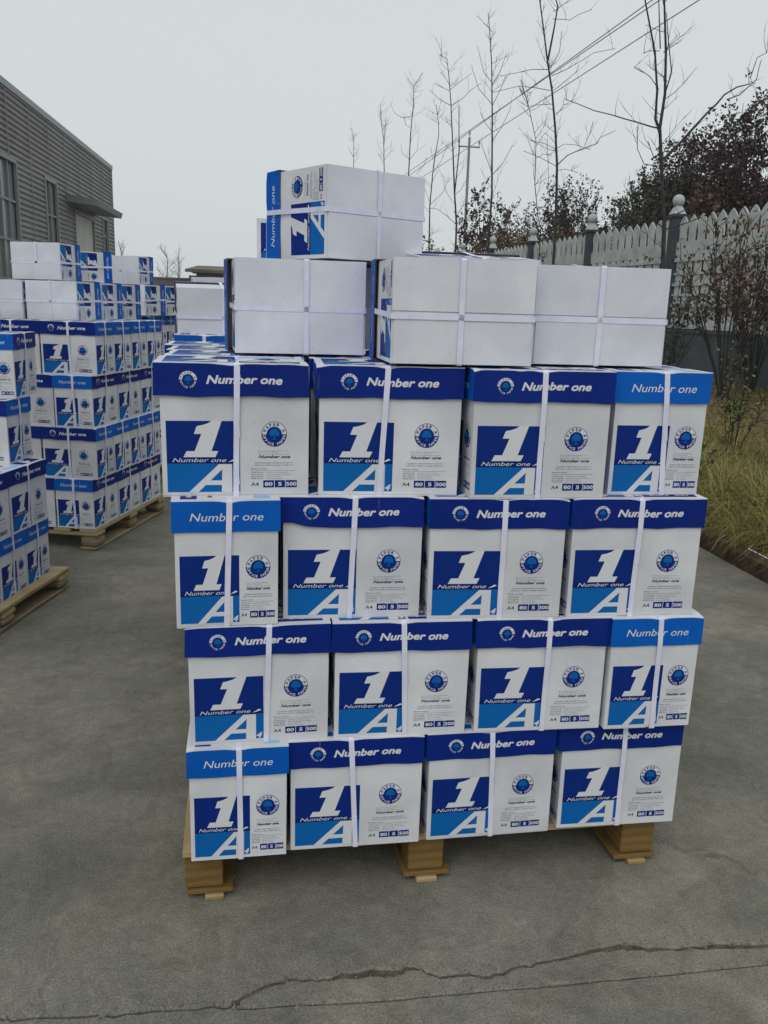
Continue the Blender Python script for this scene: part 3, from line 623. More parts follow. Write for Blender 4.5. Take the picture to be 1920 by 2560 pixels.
# ------------------------------------------------------------------ further stacks
def stack(corner, th, z0, layers, name, group, shifts, cols=3, rows=4, colsB=3, H=HB):
    """corner = front right corner; layers: list of 'A'/'B' bottom up"""
    for k, ty in enumerate(layers):
        dx, dy, dt = shifts[k]; t = th + dt; e = Vector((math.cos(t), math.sin(t), 0)); n_ = Vector((-math.sin(t), math.cos(t), 0))
        c = Vector((corner[0] + dx, corner[1] + dy, z0 + k * H)); lv = ROWN[k + 1]
        def put(a, b, kind, where):
            col = 'navy' if kind == 'L' else 'bright-blue'; j = rnd.uniform(-.012, .012)
            carton(c - e * a + n_ * b, t + j - (math.pi / 2 if kind == 'S' else 0), f'{col}-lidded carton, {where}, {lv}, {name}', group)
        P_, Q = 0.317, 0.222
        if ty == 'A':
            for i in range(cols): put(WL / 2 + i * P_, WS / 2, 'L', ['front right corner', 'second from right in front', 'third from right in front'][i])
            for j in range(1, rows): put(WL / 2, WS / 2 + j * Q, 'L', ['', 'second back on right side', 'third back on right side', 'fourth back on right side'][j])
        else:
            for j in range(3): put(WS / 2, WL / 2 + j * P_, 'S', ['front right corner', 'second back on right side', 'third back on right side'][j])
            for i in range(cols - 1): put(WS + 0.008 + WL / 2 + i * P_, WS / 2, 'L', ['second from right in front', 'third from right in front'][i])
G2 = 'strapped cartons on the middle pallet'
th2 = -0.288; c2 = (-0.198, 2.985)
stack(c2, th2, Z(1) - 0.004, ['B', 'A', 'B', 'A'], 'middle stack', G2, [(-0.030, 0.0, 0), (0.0, 0, 0.004), (-0.008, 0, 0), (0.022, 0, 0)])
e2 = Vector((math.cos(th2), math.sin(th2), 0)); n2 = Vector((-math.sin(th2), math.cos(th2), 0))
fl = Vector((c2[0], c2[1], 0)) - e2 * 1.17 - n2 * 0.0
pallet(fl + Vector((-0.02, 0, -0.0)), th2, 1.17, 0.98, 0.125, 'plank-topped wooden pallet with a rounded corner block under the middle stack', 'plank')
zz = Z(5) - 0.004
for (x, y, t_, lab) in ((-0.326, 3.353, -0.30, 'blank-fronted carton lying at the right front of the middle stack, logo side right'), (-0.637, 3.455, -0.30, 'blank-fronted carton lying left of the corner one on the middle stack'),
                 (-0.237, 3.635, -0.27, 'lying carton second back on the right edge of the middle stack'), (-0.165, 3.915, -0.29, 'lying carton third back on the right edge of the middle stack'), (-0.95, 3.56, -0.30, 'blank carton lying at the far left of the middle stack')):
    lying((x, y), t_, zz - 0.012, lab, G2)
lying((-0.494, 3.80), -0.23, zz + WS + 0.000, 'blank white carton lying on top at the left of the middle stack', G2)
G3 = 'strapped cartons on the far pallet'
th3 = -0.19; c3 = (-0.10, 4.75)
stack(c3, th3, Z(1), ['A', 'B', 'A', 'B'][::-1], 'far stack', G3, [(0, 0, 0)] * 4, cols=2)
e3 = Vector((math.cos(th3), math.sin(th3), 0)); n3 = Vector((-math.sin(th3), math.cos(th3), 0))
pallet(Vector((c3[0], c3[1], 0)) - e3 * 1.18, th3, 1.18, 0.98, 0.13, 'wooden pallet hidden under the far stack', 'plank')
for (x, y, t_, lab) in ((-0.115, 4.72, -0.42, 'lying carton at the front right of the far stack'), (0.0, 5.0, -0.40, 'lying carton second back on the right edge of the far stack'), (-0.44, 4.86, -0.36, 'lying carton left of the corner one on the far stack'), (0.06, 5.32, -0.3, 'lying carton third back on the right edge of the far stack')):
    lying((x, y), t_, Z(5), lab, G3)
carton((-0.69, 4.95, Z6 + WS / 2), -0.85, 'lying carton turned to show logo and blue lid, on the left of the far stack', G3, lying=0.0)
lying((-0.235, 5.42), -0.28, Z6, 'blank-fronted carton lying alone on top of the far stack', G3)

# left stack: its far right corner shows
G4 = 'strapped cartons on the left pallet'
th4 = -0.25; dz4 = -0.040
e4 = Vector((math.cos(th4), math.sin(th4), 0)); n4 = Vector((-math.sin(th4), math.cos(th4), 0))
def at4(cx, cy, th, k, kind, lab, ax=0.0):
    """corner (near right) given; carton extends back and left"""
    e = Vector((math.cos(th), math.sin(th), 0)); n_ = Vector((-math.sin(th), math.cos(th), 0))
    a, b = (WL, WS) if kind == 'L' else (WS, WL)
    p = Vector((cx, cy, Z(k) + dz4)) - e * (a / 2 + ax) + n_ * (b / 2)
    carton(p, th - (math.pi / 2 if kind == 'S' else 0), lab, G4)
f4 = lambda x, y, th, d: (x - math.sin(th) * d, y + math.cos(th) * d)
# bottom row: narrow light sides to the right
p = (-0.363, 2.082)
for j, w_ in ((0, 'far right corner'), (-1, 'second from the far corner'), (-2, 'third from the far corner'), (-3, 'near corner')):
    x, y = f4(*p, -0.234, j * 0.222); at4(x, y, -0.234, 1, 'L', f'bright-blue-ended carton, {w_}, bottom row of the left stack')
p = (-0.383, 1.972)
for j, w_ in ((0, 'far right corner'), (-1, 'middle of the side'), (-2, 'near corner')):
    x, y = f4(*p, -0.265, j * 0.318); at4(x, y, -0.265, 2, 'S', f'navy-sided carton, {w_}, second row up of the left stack')
at4(-0.412, 2.112, -0.221, 3, 'L', 'bright-blue-ended carton at the right end of the third row of the left stack'); at4(-0.412, 2.112, -0.221, 3, 'L', 'navy-fronted carton, second in the third row of the left stack', ax=0.317)
at4(-0.381, 2.169, -0.06, 4, 'S', 'navy-sided carton with bright-blue front atop the left stack'); at4(-0.381, 2.169, -0.06, 4, 'S', 'second bright-blue-fronted carton in the fourth row of the left stack', ax=0.224)
lying((-0.555, 2.30), -0.06, Z(5) + dz4, 'carton lying on the left stack, its blue lid edge at the photo border', G4); lying((-0.56, 2.31), -0.06, Z6 + dz4, 'upper lying carton on the left stack, cut by the photo border', G4)
x, y = f4(-0.363, 2.082, -0.234, 0.30); q = Vector((x, y, 0)) - e4 * 1.17 - n4 * 1.12
pallet(q + e4 * 0.035, th4, 1.19, 1.12, 0.105, 'weathered plank pallet under the left stack, corner reaching into the photo', 'plank')

# stack behind the near one
G5 = 'strapped cartons on the pallet behind the near stack'
th5 = 0.02; c5_ = (1.52, 1.50)
stack(c5_, th5, Z(1), ['B', 'A', 'B', 'A'], 'stack behind the near one', G5, [(0, 0, 0)] * 4)
for k in range(4):
    t_ = 'L' if k % 2 == 0 else 'S'
    for j in range(4 if t_ == 'L' else 3):
        b = (WS if t_ == 'L' else WL) / 2 + j * (0.222 if t_ == 'L' else 0.317)
        carton((0.36 + (WL if t_ == 'L' else WS) / 2, 1.49 + b, Z(1) + k * HB), 0.01 - (math.pi / 2 if t_ == 'S' else 0), f'carton {["nearest", "next to nearest", "third", "farthest"][j]} on the left flank, {ROWN[k + 1]}, stack behind the near one', G5)
pallet((0.46, 1.50, 0), th5, 1.08, 0.98, 0.13, 'wooden pallet under the stack behind the near one', 'plank')
lying((0.665, 1.64), 0.10, Z(5) - 0.053, 'blank grey-white carton lying low between the middle and near stacks', G5, tilt=0.085, plain=True, sx=(-0.022, -0.018), sy=(0, 0))
lying((0.70, 2.0), 0.10, Z(5) - 0.005, 'carton lying behind the blank grey-white one, only its top edge showing', G5, tilt=0.03)
lying((1.30, 1.62), 0.0, Z(5), 'carton lying hidden behind the near stack', G5); lying((0.975, 1.64), 0.0, Z(5), 'carton lying beside the blank grey-white one behind the near stack', G5)
r_ = lying((1.05, 1.95), 0.0, Z6, 'lying carton whose blue printed lid peeks past the topmost carton', G5)
r_.rotation_euler = (Matrix.Rotation(R(-6), 3, 'Z') @ Matrix.Rotation(math.pi / 2, 3, 'X')).to_euler(); r_.location = (0.845, 2.10, Z6 + WS / 2)

# ------------------------------------------------------------------ warehouse
A0 = Vector((-5.43, 39.46, 0)); tw = Vector((0.484, 15.19, 0)).normalized(); bw = empty('warehouse', A0, math.atan2(tw.y, tw.x) - math.pi / 2)
tag(bw, 'long grey corrugated warehouse with tall windows and a canopied door', 'building')
# local: +y runs along the wall away from the camera, +x faces the yard, origin at its far corner
HT = 6.78; holes = [(-18.6, -14.45, 0.7, 4.97), (-11.4, -9.95, 0.7, 4.97), (-7.45, -4.3, 0.0, 4.32), (-2.45, -1.35, 0.7, 4.6), (-27, -23, 0.7, 4.97)]
cl = MB(); pitch = 0.155
def clad(y0, y1, z0, z1):
    z = z0; k0 = math.floor(z0 / pitch)
    zs = [k0 * pitch + pitch * i for i in range(int((z1 - z0) / pitch) + 3)]
    for zb in zs:
        prof = [(0.0, 0.0), (0.030, 0.0), (0.066, 0.050), (0.108, 0.050), (0.155, 0.0)]
        for (a, xa), (b, xb) in zip(prof, prof[1:]):
            za, z_b = zb + a, zb + b
            if z_b <= z0 or za >= z1: continue
            cl.quad((xa, y0, max(za, z0)), (xa, y1, max(za, z0)), (xb, y1, min(z_b, z1)), (xb, y0, min(z_b, z1)))
ys = sorted({-34.0, 0.0} | {h[0] for h in holes} | {h[1] for h in holes})
for a, b in zip(ys, ys[1:]):
    h = [q for q in holes if q[0] <= a + 1e-6 and q[1] >= b - 1e-6]
    if h:
        if h[0][2] > 0: clad(a, b, 0, h[0][2])
        clad(a, b, h[0][3], HT)
    else: clad(a, b, 0, HT)
cl.build('cladding', [M_CLAD], bw)
b = MB(); b.box(-14, -0.12, -34, -0.03, 0, HT - 0.05); b.build('wall', [M_CLAD], bw)
b = MB(); b.box(-0.03, 0.06, -0.02, 0.08, 0, HT); b.build('corner_trim', [M_TRIM], bw)
b = MB(); b.box(-0.15, 0.085, -34, 0.1, HT, HT + 0.18); b.box(-14, -0.15, -34, 0.1, HT + 0.0, HT + 0.15); b.build('roof_trim', [M_TRIM], bw)
for i in range(16):
    b = MB()
    y = -2.13 - i * 2.16
    if not any(h[0] < y < h[1] for h in holes): b.box(0.050, 0.060, y - 0.03, y + 0.03, 0, HT)
    else:
        h = [h for h in holes if h[0] < y < h[1]][0]; b.box(0.050, 0.060, y - 0.03, y + 0.03, h[3] + 0.06, HT)
    b.build('panel_joint', [M_CLAD], bw)
for (a, c, z0, z1) in holes:
    if z0 == 0: continue
    f = MB()
    for q in ((a - .05, a + .05, z0, z1), (c - .05, c + .05, z0, z1), (a, c, z0 - .05, z0 + .05), (a, c, z1 - .05, z1 + .05)): f.box(-0.02, 0.07 if q[1] - q[0] < .2 else 0.065, q[0], q[1], q[2], q[3])
    fr = f.build('window', [M_FRAME], bw)
    m_ = MB(); nb = max(2, round((c - a) / 0.75))
    for i in range(1, nb): y = a + (c - a) * i / nb; m_.box(-0.05, 0.02, y - .03, y + .03, z0, z1)
    for z in (z0 + 1.1, z0 + 2.15, z0 + 3.2): m_.box(-0.05, 0.015, a, c, z - .03, z + .03)
    m_.build('mullion', [M_FRAME], fr)
    p_ = MB(); p_.box(-0.07, -0.055, a, c, z0, z1); p_.build('pane', [M_GLASS], fr)
for (a, c) in ((-7.4, -5.88), (-5.85, -4.33)):
    b = MB(); b.box(-0.06, 0.0, a, c, 0.02, 4.29); b.build('door', [M_DOOR], bw)
b = MB(); b.box(-0.02, 0.07, -7.53, -7.42, 0, 4.4); b.box(-0.02, 0.07, -4.32, -4.22, 0, 4.4); b.box(-0.02, 0.072, -7.53, -4.22, 4.3, 4.42); b.build('door_frame', [M_FRAME], bw)
b = MB(); b.add([(0.03, -8.65, 4.56), (1.05, -8.65, 4.46), (1.05, -3.85, 4.46), (0.03, -3.85, 4.56), (0.03, -8.65, 4.82), (1.1, -8.65, 4.66), (1.1, -3.8, 4.66), (0.03, -3.8, 4.82)],
    [(0, 3, 2, 1), (4, 5, 6, 7), (0, 1, 5, 4), (1, 2, 6, 5), (2, 3, 7, 6)]); b.build('canopy', [M_CANOPY], bw)

# ------------------------------------------------------------------ far shed and wall
sh = empty('shed', (-2.1, 47, 0)); tag(sh, 'low distant shed with rusty patched roof between the stacks', 'shed')
b = MB(); b.box(-0.2, 9.0, 0, 6, 0, 2.9); b.build('wall', [M_SHEDW], sh)
b = MB(); b.add([(-0.75, -0.6, 2.82), (9.5, -0.6, 2.82), (9.5, 3, 3.18), (-0.3, 3, 3.18), (-0.75, -0.6, 2.98), (9.5, -0.6, 2.98), (9.5, 3, 3.30), (-0.3, 3, 3.30), (-0.75, 6.6, 2.95), (9.5, 6.6, 2.95)], [(0, 1, 5, 4), (4, 5, 6, 7), (0, 4, 7, 3), (4, 7, 8), (7, 6, 9, 8), (0, 3, 2, 1)]); b.build('roof', [M_ROOF], sh)
b = MB(); b.box(-6.2, -2.4, 50, 50.25, 0, 2.5); b.box(-6.25, -2.35, 49.96, 50.3, 2.5, 2.6, 0); o = b.build('boundary_wall', [M_SHEDW]); tag(o, 'low dark boundary wall far beyond the stacks, left of the shed', 'wall')

# ------------------------------------------------------------------ picket fence
POST = [(9.38, -0.1), (9.19, 3.5), (9.0, 7.1), (8.81, 10.7), (8.56, 14.24), (8.36, 17.98), (8.20, 21.8), (8.02, 25.2), (7.84, 28.4), (7.66, 31.8), (7.48, 35.3), (7.3, 38.8), (7.12, 42.3), (6.94, 45.8)]
fe = tag(empty('picket_fence', (POST[0][0], POST[0][1], 0)), 'white precast picket fence on a dark base wall with ball-topped grey posts', 'fence')
F0 = Vector((POST[0][0], POST[0][1], 0))
def post_mesh():
    b = MB(); b.box(-.10, .10, -.10, .10, 1.05, 3.16); b.box(-.135, .135, -.135, .135, 3.16, 3.21); return b.mesh('post', [M_POST])
def cap_mesh():
    b = MB(); pts = [(-.12, -.12, 3.21), (.12, -.12, 3.21), (.12, .12, 3.21), (-.12, .12, 3.21)]; up = [(x * .45, y * .45, 3.36) for x, y, z in pts]
    b.add(pts + up, [(0, 1, 5, 4), (1, 2, 6, 5), (2, 3, 7, 6), (3, 0, 4, 7), (4, 5, 6, 7)])
    b.lathe([(0.001, 3.34)] + [(0.112 * math.sin(math.pi * (i + 1) / 11), 3.455 - 0.112 * math.cos(math.pi * (i + 1) / 11)) for i in range(10)] + [(0.001, 3.567)], n=18)
    return b.mesh('finial', [M_PRECAST], smooth=False)
pm, cm = post_mesh(), cap_mesh()
for i, (x, y) in enumerate(POST):
    p_ = ob('post', pm, fe); p_.location = Vector((x, y, 0)) - F0; c_ = ob('finial', cm, p_)
for i in range(len(POST) - 1):
    a, c = Vector((*POST[i], 0)) - F0, Vector((*POST[i + 1], 0)) - F0; d = c - a; L_ = d.length; an = math.atan2(d.y, d.x)
    b = MB(); b.box(0, L_, -.09, .09, 0.0, 1.06); b.box(0, L_, -.11, .11, 1.06, 1.11); o = b.build('base_wall', [M_BASE], fe); o.location = a; o.rotation_euler.z = an
    b = MB(); n_ = 11; s0 = 0.13; pw = (L_ - 0.26) / n_
    for k in range(n_):
        x0 = s0 + k * pw + 0.012; x1 = s0 + (k + 1) * pw - 0.012; g_ = 0.032; m_ = (x0 + x1) / 2; hw = (x1 - x0) / 2
        out_ = [(x0 + g_, 1.13), (x1 - g_, 1.13), (x1 - g_, 2.86), (x1 - .012, 2.95), (x1, 3.02), (m_ + hw * .62, 3.09), (m_ + hw * .2, 3.135), (m_, 3.155), (m_ - hw * .2, 3.135), (m_ - hw * .62, 3.09), (x0, 3.02), (x0 + .012, 2.95), (x0 + g_, 2.86)]
        fr_ = [(u, -.010, v) for u, v in out_]; bk = [(u, .010, v) for u, v in out_]; m2 = len(out_)
        b.add(fr_ + bk, [tuple(range(m2)), tuple(range(2 * m2 - 1, m2 - 1, -1))] + [(j, j + m2, (j + 1) % m2 + m2, (j + 1) % m2) for j in range(m2)])
    for z0, z1, pr in ((2.46, 2.70, .014), (2.34, 2.41, .030), (2.10, 2.14, .022), (1.90, 1.95, .030), (1.72, 1.75, .022), (1.52, 1.58, .030), (1.13, 1.24, .030)): b.box(0.11, L_ - .11, -pr, pr, z0, z1)
    o = b.build('picket_panel', [M_PRECAST], fe); o.location = a; o.rotation_euler.z = an

# ------------------------------------------------------------------ bare trees
TREES = {'a':(4.93,7.1,0.034,[(1,[(-0.0,1.87),(-0.04,2.3),(-0.13,2.87),(-0.19,3.21),(-0.17,3.53),(-0.2,3.91),(-0.27,4.38),(-0.33,4.83)]),(0.6,[(-0.19,3.21),(-0.24,3.29),(-0.23,3.57),(-0.26,3.94),(-0.37,4.37),(-0.44,4.69)]),(0.35,[(-0.26,3.94),(-0.3,4.37),(-0.32,4.63)]),(0.4,[(-0.17,3.54),(-0.11,3.74),(-0.16,4.05),(-0.19,4.3)]),(0.45,[(-0.2,3.21),(-0.28,3.22),(-0.41,3.25),(-0.57,3.28),(-0.7,3.31),(-0.89,3.34),(-1.05,3.39),(-1.2,3.43)]),(0.25,[(-0.24,3.57),(-0.33,3.69),(-0.4,3.74),(-0.48,3.78)]),(0.6,[(-0.13,2.9),(0.09,3.1),(0.24,3.26),(0.38,3.41),(0.5,3.52),(0.6,3.62),(0.74,3.71),(0.91,3.76)]),(0.35,[(0.5,3.52),(0.66,3.58),(0.85,3.75),(0.88,3.87),(0.9,3.95)]),(0.25,[(0.73,3.73),(0.76,3.87),(0.77,3.92),(0.86,3.97)]),(0.3,[(-0.14,2.9),(-0.23,2.93),(-0.33,3.07)]),(0.3,[(-0.14,2.85),(-0.32,2.86),(-0.41,3.0),(-0.44,3.21)]),(0.45,[(-0.04,2.3),(0.06,2.38),(0.19,2.45),(0.38,2.62)]),(0.4,[(-0.03,2.23),(0.19,2.3),(0.4,2.38)]),(0.35,[(-0.05,2.26),(-0.18,2.33),(-0.32,2.41),(-0.62,2.47)]),(0.3,[(-0.22,3.91),(-0.14,3.97),(-0.07,4.02)]),(0.2,[(-0.27,3.92),(-0.38,3.91),(-0.44,3.88)])]),'b':(4.9,10.5,0.031,[(1,[(-0.0,2.57),(-0.05,3.36),(-0.11,3.84),(-0.19,4.31),(-0.28,4.64),(-0.37,5.04),(-0.45,5.39),(-0.53,5.83)]),(0.6,[(-0.28,4.66),(-0.26,4.96),(-0.25,5.05),(-0.24,5.3),(-0.3,5.41),(-0.36,5.76)]),(0.3,[(-0.25,4.56),(-0.48,4.56),(-0.66,4.52),(-0.9,4.47)]),(0.3,[(-0.21,4.3),(-0.44,4.33),(-0.65,4.34),(-1.0,4.25)]),(0.25,[(-0.18,4.13),(-0.34,4.12),(-0.5,4.09),(-0.63,4.3)]),(0.3,[(-0.22,4.48),(-0.03,4.57),(0.21,4.71),(0.37,4.82),(0.69,4.9)]),(0.25,[(-0.17,4.3),(-0.0,4.44),(0.14,4.56),(0.17,4.65)]),(0.3,[(-0.24,4.57),(-0.11,4.8),(-0.09,5.06)]),(0.25,[(-0.25,5.18),(-0.1,5.19),(0.0,5.19),(0.12,5.27),(0.3,5.35)]),(0.25,[(-0.25,5.27),(-0.14,5.34),(-0.06,5.41)]),(0.2,[(-0.11,3.99),(-0.02,4.13),(0.05,4.14)]),(0.45,[(-0.05,3.35),(0.1,3.49),(0.27,3.57),(0.52,3.67),(0.57,3.75),(0.79,3.86)]),(0.2,[(0.33,3.62),(0.38,3.77),(0.41,3.93)]),(0.3,[(-0.05,3.34),(-0.33,3.43),(-0.59,3.49)]),(0.25,[(-0.07,3.57),(0.04,3.63),(0.2,3.63),(0.42,3.58)]),(0.2,[(-0.08,3.56),(-0.26,3.62),(-0.47,3.64)]),(0.2,[(-0.05,3.28),(0.09,3.31),(0.29,3.28)])]),'c':(4.85,13.9,0.03,[(1,[(0.0,2.42),(0.01,3.4),(-0.06,4.65),(-0.12,5.46),(-0.19,5.96),(-0.23,6.25)]),(0.35,[(-0.11,5.18),(-0.24,5.33),(-0.36,5.75)]),(0.35,[(-0.09,5.14),(0.02,5.33),(0.1,5.62)]),(0.35,[(-0.09,4.84),(-0.32,5.07),(-0.42,5.36)]),(0.35,[(-0.07,4.8),(0.05,5.07),(0.1,5.26)]),(0.3,[(-0.06,4.39),(-0.19,4.52),(-0.29,4.68)]),(0.35,[(-0.03,4.25),(0.11,4.46),(0.23,4.77)]),(0.35,[(-0.01,3.74),(-0.16,3.98),(-0.26,4.17)]),(0.4,[(0.01,3.69),(0.17,3.88),(0.29,4.16)]),(0.25,[(-0.15,5.96),(-0.24,6.05),(-0.31,6.08)]),(0.25,[(-0.11,5.26),(-0.04,5.43),(-0.02,5.61)])]),'d':(4.92,16.8,0.032,[(1,[(0.0,2.49),(-0.01,3.08),(-0.09,3.74),(-0.18,4.73),(-0.25,5.45),(-0.31,5.92),(-0.37,6.25),(-0.52,6.31)]),(0.4,[(-0.24,5.39),(-0.45,5.46),(-0.72,5.64)]),(0.4,[(-0.24,5.38),(-0.0,5.54),(0.17,5.72),(0.41,5.88)]),(0.3,[(-0.29,5.66),(-0.46,5.73),(-0.63,5.79)]),(0.3,[(-0.28,5.68),(-0.1,5.82),(0.13,6.0)]),(0.3,[(-0.3,5.78),(-0.39,5.92),(-0.5,6.01)]),(0.6,[(-0.08,3.71),(-0.07,4.49),(-0.15,5.34)]),(0.4,[(-0.01,3.08),(-0.24,3.25),(-0.46,3.37),(-0.68,3.36)]),(0.4,[(-0.01,3.09),(0.31,3.3),(0.61,3.39)]),(0.3,[(-0.06,3.69),(0.06,3.79),(0.13,3.95)]),(0.3,[(-0.03,3.23),(0.08,3.39),(0.15,3.6)]),(0.25,[(-0.06,3.49),(-0.26,3.73),(-0.34,4.1)])]),'e':(4.94,19.8,0.03,[(1,[(0.0,2.58),(-0.02,3.8),(0.02,4.67),(0.12,5.39),(0.1,5.67),(0.03,6.03)]),(0.4,[(-0.01,3.8),(0.3,4.11),(0.47,4.46)]),(0.35,[(0.03,4.53),(0.21,4.8),(0.34,5.23)]),(0.3,[(-0.01,3.8),(-0.14,4.09),(-0.27,4.25)]),(0.25,[(0.11,5.62),(-0.05,5.72)]),(0.3,[(0.07,4.96),(-0.01,4.81),(-0.06,5.1)])]),'f':(4.89,22.8,0.035,[(1,[(-0.0,4.77),(0.01,5.91),(0.07,6.71),(0.05,7.08),(0.28,7.44)]),(0.4,[(0.01,6.35),(-0.22,6.31),(-0.43,6.42),(-0.54,6.64)]),(0.3,[(0.0,6.07),(-0.14,6.12),(-0.18,6.37)]),(0.3,[(0.01,5.26),(0.2,5.5),(0.21,5.69)]),(0.3,[(0.01,5.26),(-0.22,5.41),(-0.26,5.63)]),(0.35,[(0.22,4.91),(0.39,5.12),(0.45,5.32)])]),'g':(4.93,27.7,0.035,[(1,[(0.0,5.41),(-0.05,6.57),(-0.15,7.14),(-0.21,7.67)]),(0.5,[(-0.04,6.45),(-0.01,7.22)]),(0.3,[(-0.0,5.99),(0.21,6.27),(0.22,6.62)]),(0.3,[(-0.02,6.99),(0.2,7.16)]),(0.3,[(-0.03,6.07),(-0.22,6.45)]),(0.3,[(-0.01,5.84),(-0.23,6.17)])]),'h':(4.89,36.4,0.035,[(1,[(0.0,6.53),(-0.03,8.03),(-0.12,8.52)]),(0.4,[(-0.01,7.39),(0.22,7.8)]),(0.4,[(-0.01,7.39),(-0.26,7.77)]),(0.3,[(-0.03,7.98),(0.05,8.29)])]),'i':(5.04,11.6,0.014,[(1,[(0.0,2.62),(-0.05,2.77),(-0.14,3.23),(-0.17,3.86),(-0.3,4.29),(-0.42,4.58)]),(0.5,[(-0.15,3.61),(-0.04,3.67),(0.09,3.66)]),(0.4,[(-0.28,4.23),(-0.35,4.41),(-0.48,4.55)]),(0.4,[(0.14,2.4),(0.05,3.14),(-0.07,3.86)])])}
def twigs(mb, p, d, ln, rad, depth, r):
    """a random twig, bending upward, with side twigs"""
    pts = [p]; q = Vector(p); n = 4; dd = Vector(d)
    for i in range(n):
        dd = (dd + Vector((r.gauss(0, .16), r.gauss(0, .16), r.uniform(0, .16)))).normalized(); q = q + dd * ln / n; pts.append(q.copy())
    mb.tube(pts, [rad * (1 - .75 * i / n) for i in range(n + 1)], 3)
    if depth > 0:
        for k in range(2 + (r.random() < .5)):
            i = r.randint(1, n - 1); side = Vector((r.gauss(0, 1), r.gauss(0, 1), r.uniform(0, .9))).normalized()
            twigs(mb, pts[i], (dd * .9 + side * .8).normalized(), ln * r.uniform(.35, .55), rad * .55, depth - 1, r)
TLAB = {'a': 'tall bare young tree, rightmost, beside the ball-topped fence post', 'b': 'tall bare forked tree, second from the right, over the rear cartons', 'c': 'slim bare tree just right of the utility pole',
        'd': 'slim bare tree left of the utility pole with spreading low branches', 'e': 'thin bare tree rising next to the topmost carton', 'f': 'thin kinked bare tree above the topmost carton',
        'g': 'faint distant bare sapling, second from left in the tree row', 'h': 'smallest distant bare sapling, left end of the tree row', 'i': 'wispy curved bare sapling between the two tall trees'}
for key, (x0, Y, rad, brs) in TREES.items():
    r = random.Random(ord(key)); root = tag(empty('bare_tree', (x0, Y, 0.1)), TLAB[key], 'tree', 'bare young trees along the bed')
    tr = MB(); cr = MB()
    for bi, (wt, pts) in enumerate(brs):
        yo = 0.0; P = []; H0 = pts[0][1]
        base = Vector((pts[0][0], 0, pts[0][1] - 0.1))
        dep = 0 if bi == 0 else r.uniform(-.9, .9)
        run = 0
        for i, (x, z) in enumerate(pts):
            if i: run += math.hypot(x - pts[i - 1][0], z - pts[i - 1][1])
            P.append(Vector((x + r.uniform(-.006, .006), dep * run * .28, z - 0.1)))
        if bi == 0:
            P = [Vector((P[0].x * 1.0 + 0.01, 0, 0)), Vector((P[0].x + .01, 0, P[0].z * .5))] + P
            top_ = P[-1].z; rr = [max(rad * (1 - .80 * (p.z / top_)), .005) for p in P]; tr.tube(P, rr, 7)
            for q in range(22):
                i = r.randint(3, len(P) - 1) if len(P) > 4 else len(P) - 1
                t_ = r.random(); p = P[i - 1].lerp(P[i], t_); side = Vector((r.gauss(0, 1), r.gauss(0, 1), r.uniform(.5, 1.3))).normalized()
                twigs(cr, p, side, r.uniform(.25, .75) * (1.1 - .5 * p.z / top_), .0045, 1, r)
        else:
            k0 = rad * wt * (.75 if wt > .5 else .55); rr = [max(k0 * (1 - .7 * i / len(P)), .0035) for i in range(len(P))]; (tr if wt >= .55 else cr).tube(P, rr, 5)
            for q in range(max(2, int(run * 4))):
                i = r.randint(1, len(P) - 1); p = P[i - 1].lerp(P[i], r.random()); dd = (P[i] - P[i - 1]).normalized(); side = Vector((r.gauss(0, .8), r.gauss(0, .8), r.uniform(.1, 1))).normalized()
                twigs(cr, p, (dd * .6 + side).normalized(), r.uniform(.12, .38), .0032, 0 if r.random() < .5 else 1, r)
    tr.build('trunk', [M_BARK], root); cr.build('crown', [M_BARK], root)
def wild_tree(x, y, h, label, seed, m=None, grp='distant bare trees'):
    r = random.Random(seed); root = tag(empty('bare_tree', (x, y, 0.0)), label, 'tree', grp); tr = MB(); cr = MB()
    P = [Vector((r.gauss(0, .03) * i, r.gauss(0, .03) * i, h * i / 6)) for i in range(7)]; tr.tube(P, [h * .011 * (1 - .8 * i / 6) + .006 for i in range(7)], 5)
    for q in range(34):
        t_ = r.uniform(.22, .98); i = min(5, int(t_ * 6)); p = P[i].lerp(P[i + 1], t_ * 6 - i); side = Vector((r.gauss(0, 1), r.gauss(0, 1), r.uniform(.6, 1.6))).normalized()
        twigs(cr, p, side, h * .30 * (1.15 - t_ * .8), .012, 2, r)
    tr.build('trunk', [m or M_BARKP], root); cr.build('crown', [m or M_BARKP], root)
wild_tree(-8.35, 62, 5.2, 'pale distant bare tree, just right of the warehouse', 21); wild_tree(-4.70, 56, 4.6, 'pale distant bare tree, left of the pair beside the shed', 22); wild_tree(-4.05, 57, 4.4, 'pale distant bare tree, right of the pair beside the shed', 23)
for i, (x, y, h) in enumerate(((13.5, 27, 6.0), (14.4, 29.5, 6.2), (12.2, 31, 6.0))): wild_tree(x, y, h * .95, f'hazy fine-twigged tree behind the maroon shrubs, {["near the fence post", "between the tall bare trees", "left of the taller forked tree"][i]}', 30 + i)

